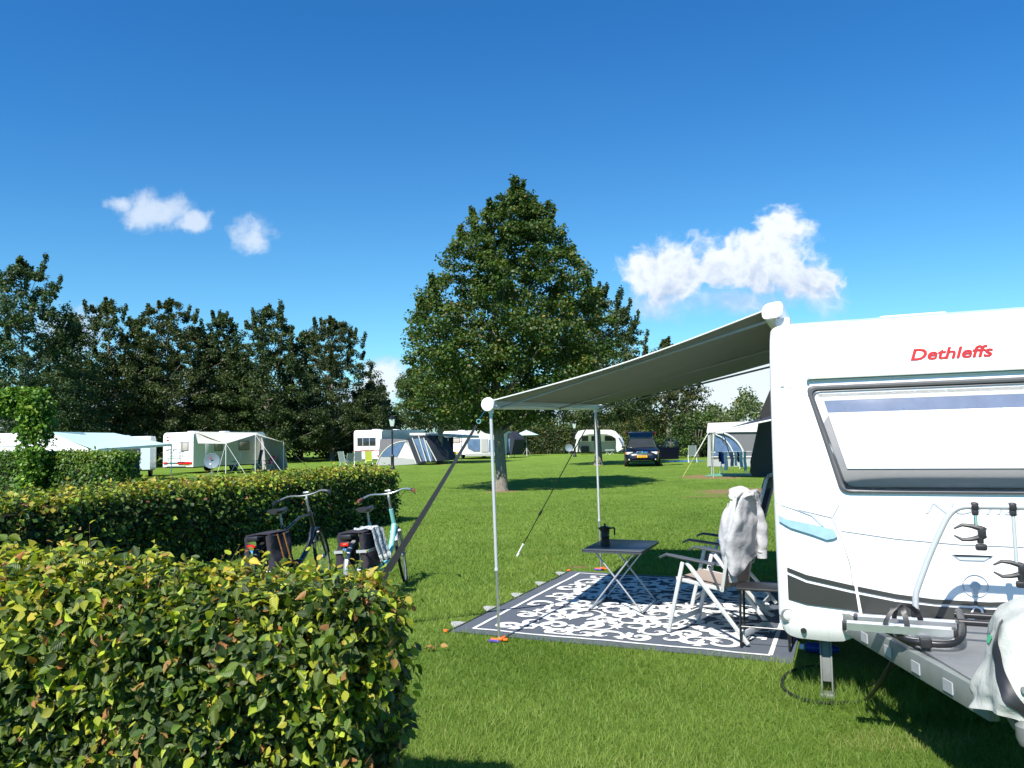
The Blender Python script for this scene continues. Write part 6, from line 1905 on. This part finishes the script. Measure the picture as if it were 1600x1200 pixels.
# side table and sun umbrella
b_ = ga(799, 73); ft = thing('side_table', (b_.x, b_.y, 0), 0, 'small white table just right of the large trunk, by the dark tent end', 'table')
b = MB(); b.box((0, 0, .70), (1.1, .7, .06), None, .01); b.build('tabletop', M['white'], ft)
for x in (-.4, .4):
    b = MB(); b.bar((x * .6, 0, 0), (x, 0, .68), .05, .05); b.build('leg', M['whitealu'], ft)
b_ = ga(823, 77); um = thing('sun_umbrella', (b_.x, b_.y, 0), 0, 'pale blue sun umbrella open on a tripod in front of the tall hedge', 'umbrella')
zt_ = at(822, 672, b_.y).z
b = MB()
nn = 8
vs = [(0, 0, zt_)] + [(1.25 * math.cos(2 * PI * k / nn), 1.25 * math.sin(2 * PI * k / nn), zt_ - .50) for k in range(nn)]
b.add(vs, [(0, 1 + k, 1 + (k + 1) % nn) for k in range(nn)]); vs2 = [(x, y, z - .02) for x, y, z in vs]; b.add(vs2, [(0, 1 + (k + 1) % nn, 1 + k) for k in range(nn)]); b.build('canopy', M['teal'], um, smooth=False)
b = MB(); b.tube([(0, 0, zt_ + .08), (0, 0, .1)], .03, 8); b.build('pole', M['galv'], um)
for k in range(3):
    a = 2 * PI * k / 3 + .5; b = MB(); b.tube([(0, 0, .9), (.5 * math.cos(a), .5 * math.sin(a), 0)], .02, 6); b.build('leg', M['galv'], um)

# curved white awning in front of a folding caravan --------------------------
Ye = 78
o = gp(932, 708.5); o.y = Ye; o.x = at(932, 700, Ye).x; o.z = 0
ev = thing('caravan', o, 0, 'low white and grey folding caravan beneath the curved white awning', 'caravan')
px_prism('body', [(905, 706), (905, 690), (966, 690), (966, 706)], Ye + 1.6, 2.0, M['tentmid'], ev, o)
px_prism('upper_body', [(905, 690), (908, 679), (962, 679), (966, 690)], Ye + 1.62, 2.0, M['cbody'], ev, o)
for a, e in ((909, 919), (924, 929), (945, 961)):
    px_prism('window', [(a, 689), (a, 681), (e, 681), (e, 689)], Ye + 1.58, .04, M['glass'], ev, o)
px_prism('open_door', [(908, 706), (908, 697), (920, 697), (920, 706)], Ye + 1.3, .1, M['black'], ev, o)
aw2 = thing('curved_awning', o, 0, 'curved white awning with open front in the middle distance, left of the dark car', 'awning')
arc = [(901, 686), (903, 679), (907, 673), (914, 671.5), (955, 671.5), (962, 674), (968, 681), (973, 689)]
inn = [(903, 690), (906, 684), (911, 680.5), (920, 678.5), (948, 678.5), (956, 681), (962, 685), (964, 690)]
b = MB(); P_ = [at(x, y, Ye) - o for x, y in arc]; Q_ = [at(x, y, Ye) - o for x, y in inn]; D_ = Vector((0, 2.6, 0))
n_ = len(P_)
b.add(P_ + Q_ + [p + D_ for p in P_], [(i, i + 1, n_ + i + 1, n_ + i) for i in range(n_ - 1)] + [(i, i + 1, 2 * n_ + i + 1, 2 * n_ + i) for i in range(n_ - 1)])
b.build('roof_canvas', M['tentwhite'], aw2)
px_prism('left_flap', [(901, 685), (903, 690), (902, 706.5), (898, 706), (894, 704), (900, 692)], Ye - .1, .3, M['tentwhite'], aw2, o)
px_prism('right_flap', [(963, 685), (968, 681), (974, 691), (977, 696), (975, 700), (964, 706.5), (962.5, 700)], Ye - .1, .3, M['tentwhite'], aw2, o)
px_prism('window', [(966, 684), (968, 683.5), (974, 692), (973, 698)], Ye - .15, .04, M['bluewin'], aw2, o)
b_ = ga(889, 77); ds = thing('satellite_dish', (b_.x, b_.y, 0), 0, 'small grey satellite dish left of the curved white awning', 'satellite dish')
b = MB(); b.lathe([(.0, .09), (.3, .05), (.38, 0), (.3, .04), (0, .07)], (0, 0, .75), 20, 'y', caps=False); b.build('reflector', M['dish'], ds)
b = MB(); b.tube([(0, .1, .75), (0, .1, 0)], .03, 6); b.build('stand', M['galv'], ds)
for px_, lab in ((956, 'white stool under the right side of the curved awning'), (949, 'crossed leg stool next to the white one under the curved awning')):
    b_ = ga(px_, 76); st = thing('stool', (b_.x, b_.y, 0), .2, lab, 'stool')
    b = MB(); b.box((0, 0, .45), (.42, .36, .04), None, .01); b.build('seat', M['white'], st)
    for s_ in (-1, 1):
        b = MB(); b.bar((s_ * .22, 0, 0), (-s_ * .18, 0, .44), .03, .03); b.build('leg', M['whitealu'], st)

# lamp posts -----------------------------------------------------------------
def lamp_post(p, H_, label):
    root = thing('street_lamp', (p.x, p.y, 0), 0, label, 'lamp post', 'black lantern posts on the campsite')
    b = MB(); b.lathe([(.16, 0), (.16, .12), (.10, .2), (.10, .75), (.13, .8), (.07, .88), (.055, 1.0), (.05, H_ - 1.15), (.085, H_ - 1.12), (.05, H_ - 1.08), (.045, H_ - .75), (.10, H_ - .72)], (0, 0, 0), 12); b.build('post', M['blackmetal'], root)
    b = MB()
    for k in range(4):
        a = PI / 4 + k * PI / 2; b.bar((.11 * math.cos(a), .11 * math.sin(a), H_ - .72), (.2 * math.cos(a), .2 * math.sin(a), H_ - .28), .02, .02)
    b.lathe([(.24, H_ - .28), (.20, H_ - .20), (.06, H_ - .06), (.02, H_)], (0, 0, 0), 4); lt = b.build('lantern', M['blackmetal'], root)
    b = MB(); b.lathe([(.13, H_ - .71), (.23, H_ - .29)], (0, 0, 0), 4); b.v = [tuple(Matrix.Rotation(PI / 4, 3, 'Z') @ Vector(v) * 1.0) for v in b.v]; b.build('glass', M['lantern'], lt)
p = at(613, 700, 47.5); lamp_post(p, at(613, 648, 47.5).z, 'black lantern post behind the end of the long hedge, left of the tent')
p = at(898, 700, 70); lamp_post(p, at(898, 657, 70).z, 'black lantern post beside the curved white awning')

# the dark blue estate car ---------------------------------------------------
def car():
    c = gp(1007, 729); fwd = R(-99)
    root = thing('parked_car', (c.x + .2, c.y + 2.0, 0), fwd, 'dark blue estate car facing the camera with its tailgate raised and a door open', 'car')
    Lh, Wh = 2.3, .92
    root.scale = (1.1, 1.1, 1.1)
    b = MB()
    xs = [-2.3, -2.2, -1.9, -1.2, -.3, .35, .9, 1.3, 1.7, 2.05, 2.22, 2.30]
    top = [.80, .92, .95, .96, .97, .98, .97, .93, .88, .80, .70, .55]
    hw = [.80, .88, .91, .92, .92, .92, .92, .91, .89, .84, .74, .60]
    rows = []
    for x, t, w in zip(xs, top, hw):
        bot = .26 if abs(x) < 2.1 else .34
        rows.append([Vector((x, s_ * w * k, z)) for s_, k, z in ((-1, .93, bot), (-1, 1.0, .45), (-1, 1.0, t - .22), (-1, .94, t - .04), (-1, .70, t + .015), (0, 1, t + .035), (1, .70, t + .015), (1, .94, t - .04), (1, 1.0, t - .22), (1, 1.0, .45), (1, .93, bot))])
    m_ = len(rows[0])
    b.add([p for r_ in rows for p in r_], [(i * m_ + j, (i + 1) * m_ + j, (i + 1) * m_ + (j + 1) % m_, i * m_ + (j + 1) % m_) for i in range(len(rows) - 1) for j in range(m_)] + [tuple(range(m_)), tuple(range((len(rows) - 1) * m_, len(rows) * m_))])
    b.build('body', M['navy'], root)
    # cabin
    b = MB(); sx = [(-2.2, .95, .86, .97), (-1.95, 1.36, .66, 0), (-1.2, 1.44, .67, 0), (-.2, 1.47, .68, 0), (.25, 1.44, .67, 0)]
    cab = [(-2.24, .95, .84), (-1.98, 1.36, .64), (-1.3, 1.45, .65), (-.3, 1.48, .66), (.20, 1.45, .65), (1.05, .98, .80)]
    rows = []
    for x, z, w in cab: rows.append([Vector((x, -w, z)), Vector((x, -w * .8, z + .03)), Vector((x, w * .8, z + .03)), Vector((x, w, z))])
    base = [[Vector((x, -.86, .94)), Vector((x, .86, .94))] for x, z, w in cab]
    vs = [p for r_ in rows for p in r_]; n_ = len(rows)
    fs = [(i * 4 + j, (i + 1) * 4 + j, (i + 1) * 4 + j + 1, i * 4 + j + 1) for i in range(1, n_ - 2) for j in range(3)]
    b.add(vs, fs)
    b.build('roof', M['navy'], root)
    def pane(pts, nm, m=M['glass']):
        b = MB(); a = [Vector(p) for p in pts]; n = (a[1] - a[0]).cross(a[2] - a[1]).normalized()
        b.prism(a, n * .012); return b.build(nm, m, root, smooth=False)
    pane([(.22, -.60, 1.44), (.22, .60, 1.44), (1.00, .74, 1.0), (1.00, -.74, 1.0)], 'windscreen')
    for s_ in (-1, 1):
        pane([(.18, s_ * .655, 1.42), (-.35, s_ * .668, 1.44), (-.35, s_ * .86, .97), (.95, s_ * .83, .97)], 'side_window')
        pane([(-.40, s_ * .668, 1.44), (-1.3, s_ * .66, 1.42), (-1.3, s_ * .86, .97), (-.40, s_ * .86, .97)], 'side_window')
        pane([(-1.35, s_ * .66, 1.42), (-1.9, s_ * .66, 1.34), (-2.1, s_ * .84, .97), (-1.35, s_ * .86, .97)], 'side_window')
        b = MB(); b.bar((.20, s_ * .655, 1.44), (1.02, s_ * .80, .98), .05, .04, .01); b.bar((-.37, s_ * .672, 1.45), (-.37, s_ * .87, .96), .05, .03, .005); b.bar((-1.32, s_ * .668, 1.43), (-1.32, s_ * .87, .96), .06, .03, .005); b.build('pillar', M['navy'], root)
        b = MB(); b.bar((-1.8, s_ * .60, 1.44), (.1, s_ * .62, 1.52), .03, .03, .008); b.build('roof_rail', M['galv'], root)
        for x in (-1.42, 1.40):
            b = MB(); b.lathe([(.2, -.1), (.31, -.1), (.325, -.07), (.325, .07), (.31, .1), (.2, .1)], (x, s_ * .83, .325), 24, 'y'); w = b.build('wheel', M['rubber'], root)
            b = MB(); b.lathe([(.21, -.09 * s_), (.19, .09 * s_), (.05, .105 * s_)], (x, s_ * .83, .325), 20, 'y'); b.build('rim', M['alu'], w)
        b = MB(); b.box((2.13, s_ * .62, .70), (.16, .34, .14), Matrix.Rotation(-s_ * R(16), 3, 'Z'), .03); h_ = b.build('headlight', M['lamp'], root)
        b = MB(); b.box((2.04, s_ * .80, .70), (.12, .07, .13), Matrix.Rotation(-s_ * R(30), 3, 'Z'), .02); b.build('indicator', M['amber'], h_)
        b = MB(); b.box((2.24, s_ * .60, .38), (.06, .20, .08), None, .02); b.build('fog_light', M['lamp'], root)
        b = MB(); b.box((.72, s_ * .98, 1.02), (.12, .17, .11), None, .03); b.build('mirror', M['navy'], root)
    b = MB(); b.box((2.235, 0, .70), (.06, .62, .17), None, .03); gr = b.build('grille', M['chrome'], root)
    b = MB(); 
    for k in range(9): b.box((2.27, -.26 + k * .065, .70), (.012, .03, .13))
    b.build('grille_slats', M['blackmetal'], gr)
    b = MB(); b.box((2.28, 0, .74), (.03, .09, .16), None, .02); b.build('badge', M['chrome'], gr)
    b = MB(); b.box((2.24, 0, .36), (.06, 1.0, .10), None, .02); b.build('lower_grille', M['galv'], root)
    b = MB(); b.box((2.32, 0, .53), (.02, .52, .11), None, .006); pl_ = b.build('number_plate', M['yellow'], root)
    vs, fs = text_mesh('HV-LK-30', .10, 0, .002); b = MB(); b.add([(2.332 + v.z, v.x * .9, .53 + v.y) for v in vs], fs); b.build('plate_lettering', M['black'], pl_, smooth=False)
    # raised tailgate
    b = MB(); a0 = Vector((-1.92, 0, 1.46))
    b.prism([(-1.86, -.62, 1.46), (-1.86, .62, 1.46), (-2.45, .66, 1.72), (-3.0, .80, 1.78), (-3.0, -.80, 1.78), (-2.45, -.66, 1.72)], (0, 0, .06)); tg = b.build('tailgate', M['navy'], root, smooth=False)
    b = MB(); b.box((-2.98, 0, 1.77), (.12, 1.62, .14), None, .04); b.build('tailgate_edge', M['navy'], tg)
    for s_ in (-1, 1):
        b = MB(); b.box((-2.97, s_ * .80, 1.77), (.14, .14, .12), None, .03); b.build('tail_light', M['redlens'], tg)
    # open front passenger-side door (at the right in the photo)
    hinge = Vector((.78, .93, 0)); rot = Matrix.Rotation(R(-62), 3, 'Z')
    def D(p): return hinge + rot @ (Vector(p))
    b = MB(); b.prism([D((0, 0, .32)), D((-1.12, 0, .32)), D((-1.15, 0, .95)), D((0, 0, .97))], rot @ Vector((0, .06, 0))); b.build('open_door', M['navy'], root, smooth=False)
    b = MB(); fr_ = [D((-.05, .02, .97)), D((-.50, -.10, 1.40)), D((-1.08, -.12, 1.40)), D((-1.14, .02, .97))]
    b.tube(fr_, .025, 6); b.build('door_frame', M['navy'], root)
    b = MB(); b.prism([D((-.10, .02, .97)), D((-.50, -.09, 1.38)), D((-1.06, -.11, 1.38)), D((-1.12, .02, .97))], rot @ Vector((0, .01, 0))); b.build('door_window', mglass, root, smooth=False)
    return root
car()
b_ = gp(1068, 721); gm = MB(); gm.box((b_.x, b_.y, .02), (2.4, 1.6, .025), Matrix.Rotation(.2, 3, 'Z'), .01)
tag(gm.build('ground_sheet', M['bluemat']), 'blue ground sheet on the grass beside the open car door', 'ground sheet')

# right hand tent, poles, drying rack ----------------------------------------
Yg = 40.5
o = gp(1140, 730); o.y = Yg; o.x = at(1150, 700, Yg).x; o.z = 0
gt = thing('awning_tent', o, 0, 'pale topped grey awning tent with a curved white edged window at the right', 'tent')
px_prism('grey_wall', [(1108, 728), (1107, 676), (1260, 674), (1260, 729)], Yg + 1.2, 2.6, M['tentgrey'], gt, o)
px_prism('roof_canvas', [(1104, 676), (1106, 661), (1180, 658), (1262, 656), (1262, 674), (1150, 675)], Yg + 1.1, 2.8, M['tentwhite'], gt, o)
px_prism('window', [(1115, 713), (1115, 678), (1128, 677.5), (1140, 682), (1152, 692), (1160, 704), (1163, 713)], Yg + 1.12, .06, M['bluewin'], gt, o)
px_prism('mud_wall', [(1106, 729), (1107, 718), (1260, 715), (1260, 729)], Yg + 1.10, .06, M['tentmid'], gt, o)
b = MB()
for pts, r1 in ((((1114, 714), (1115.5, 677)), .03), (((1115, 677), (1130, 676), (1143, 682), (1154, 692), (1161, 704), (1164, 716)), .05), (((1118, 679), (1130, 684), (1140, 695), (1147, 711)), .035), (((1107, 714), (1163, 714)), .03)):
    b.tube(smoothp([at(x, y, Yg + 1.05) - o for x, y in pts]), r1, 6)
b.build('white_piping', M['tentwhite'], gt)
px_prism('near_leg_panel', [(1105, 729), (1106, 680), (1109, 680), (1112, 728)], Yg + .9, .3, M['tentmid'], gt, o)
# striped near awning of that pitch, seen almost edge on
Yh = 30.0
o = at(1120, 700, Yh); o.z = 0
na = thing('pitch_awning', o, 0, 'dark edged awning roof on thin poles rising toward the near caravan', 'awning')
A_, B_, C_, D_ = at(1110, 677.5, 33), at(1206, 648, 31.0), at(1206, 656, 28.2), at(1113, 675.5, 30.5)
quad('roof_canvas', [A_ - o, B_ - o, C_ - o, D_ - o], M['tentdark'], na, .03)
b = MB(); b.bar(D_ - o, C_ - o, .05, .06, .01); b.build('front_rail', M['whitealu'], na)
for p, e in ((A_, gp(1112, 742)), (D_, gp(1115, 747))):
    b = MB(); b.tube([p - o, e - o], .022, 8); b.build('pole', M['alupaint'], na)
b = MB(); b.tube(smoothp([at(1130, 676, 30) - o, at(1128, 690, 30) - o, at(1134, 695, 30) - o]), .012, 6); b.tube([at(1130, 676, 30) - o, at(1141, 714, 30) - o], .02, 6); b.build('hanging_strap', M['black'], na)
M['cordgreen'] = mat('faded_yellow_cord', (.36, .38, .12), .7)
# its storm line to the lawn
for a, e, nm in ((at(1107, 676, 33), gp(1067, 745), 'pale orange guy strap from the right awning pole down to the lawn'),):
    oo = Vector((e.x, e.y, 0)); rt = thing('guy_line', oo, 0, nm, 'guy line')
    b = MB(); m1 = a.lerp(e, .55); b.tube([a - oo, m1 - oo], .022, 6); b.build('webbing', M['canopy'], rt)
    b = MB(); b.tube([m1 - oo, e - oo], .012, 6); b.build('cord', M['cordgreen'], rt)
# dark side blind hanging next to the near caravan
o = gp(1183, 746); o.z = 0
bl = thing('side_blind', o, 0, 'tall dark mesh side panel hanging beside the near caravan wall', 'side panel')
M['brownmesh'] = mat('dark_brown_mesh', (.022, .018, .018), .7)
px_prism('mesh_panel', [(1174, 744), (1172, 722), (1190, 640), (1207, 600), (1207, 745)], o.y, .12, M['brownmesh'], bl, o, Vector((.3, 1, 0)).normalized())
b = MB(); b.tube([at(1172, 740, o.y - .05) - o, at(1188, 650, o.y - .05) - o], .03, 6); b.build('edge_tube', M['black'], bl)
# caravan emblem piece at the right edge: a white caravan front seen beyond the near caravan
o = at(1200, 735, 26); o.z = 0
far_caravan(ga(1194, 32), -TH, 2.3, 5, 2.5, 'white caravan almost wholly hidden behind the near caravan corner', M['cbody'], lights=False, lo=.5)
# drying rack
c = gp(1146, 742)
dr_ = thing('drying_rack', (c.x, c.y, 0), -.05, 'white clothes airer with laundry near the right tent', 'drying rack')
b = MB()
Wd_ = .55
for s_ in (-1, 1):
    b.tube([(s_ * .52, -.30, 0), (s_ * .48, .30, .95)], .014, 6); b.tube([(s_ * .52, .30, 0), (s_ * .48, -.30, .95)], .014, 6)
b.tube([(-.85, -.30, .98), (.85, -.30, .98)], .013, 6); b.tube([(-.85, .30, .98), (.85, .30, .98)], .013, 6)
for k in range(12): b.tube([(-.8 + k * .145, -.30, .98), (-.8 + k * .145, .30, .98)], .006, 5)
b.build('frame', M['whitealu'], dr_)
lm = {'t1': fabric('white_laundry', (.8, .82, .84), .2), 't2': fabric('teal_laundry', (.55, .78, .78), .2), 't3': fabric('royal_blue_laundry', (.03, .07, .4), .1), 't4': fabric('dark_laundry', (.02, .02, .025), .1), 't5': fabric('grey_laundry', (.3, .32, .34), .1)}
for i, (x, w, l, k, lab) in enumerate(((-.62, .10, .42, 't4', 'dark'), (-.50, .13, .52, 't3', 'royal blue'), (-.37, .16, .78, 't1', 'long white'), (-.10, .14, .62, 't5', 'grey'), (.05, .10, .60, 't1', 'white'), (.16, .08, .45, 't4', 'narrow black'), (.27, .14, .66, 't2', 'grey green'), (.44, .12, .80, 't2', 'long pale teal'))):
    b = MB()
    b.sheet(lambda u, v, x=x, w=w, l=l, i=i: (x - w / 2 + w * u + .01 * math.sin(v * 9 + i), -.32 - .02 * math.sin(u * 9 + i) * v - .02 * v + .03 * (i % 2), 1.0 - l * v), 8, 12, .012, (0, 1, 0))
    tag(b.build('towel', lm[k], None), lab + ' piece of laundry on the clothes airer, ' + ['at its left end', 'beside the dark one', 'lowest on the left half', 'right of the long white one', 'in the middle between grey and black', 'thin in the right half', 'right of the narrow black one', 'at its right end'][i], 'laundry', 'laundry on the clothes airer')
    ob = bpy.data.objects[-1] if False else None
for ob in [x for x in COL.objects if x.name.startswith('towel')]:
    ob.location = (c.x, c.y, 0); ob.rotation_euler = (0, 0, -.05)
gm = MB(); p_ = gp(1165, 744); gm.box((p_.x + .3, p_.y + .8, .015), (3.2, 2.2, .02), Matrix.Rotation(-TH, 3, 'Z'), .008)
tag(gm.build('ground_sheet', M['greenmat']), 'green ground sheet under the clothes airer at the right pitch', 'ground sheet')
b_ = gp(1172, 732); ft = thing('camp_table', (b_.x, b_.y, 0), -.1, 'white low camping table behind the clothes airer', 'table')
b = MB(); b.box((0, 0, .6), (1.2, .7, .04), None, .01); b.build('tabletop', M['white'], ft)
for x in (-.5, .5):
    b = MB(); b.bar((x, 0, 0), (x, 0, .6), .03, .03); b.build('leg', M['whitealu'], ft)
# brown fallen leaf twigs on the lawn
for (x, y, lab) in ((665, 1020, 'dry orange twig with leaves on the lawn beside the hedge end'),):
    p = gp(x, y); rt = thing('fallen_twig', p, .3, lab, 'twig')
    b = MB(); b.tube([(-.12, 0, .01), (0, .01, .035), (.12, -.01, .05)], .003, 5); b.build('stem', M['twig'], rt)
    k = 6; pp = np.array([(-.1 + .045 * i, .0, .03 + .004 * i) for i in range(k)]); nr = rng.normal(0, .4, (k, 3)) + np.array([0, 0, 1]); 
    leaf_object('leaves', LEAF_V, LEAF_F, pp, frames(nr, rng.normal(0, 1, (k, 3)), np.zeros(k)), np.full(k, .07), np.tile([.42, .22, .06], (k, 1)), M['leaf_near'], rt, LEAF_UV)
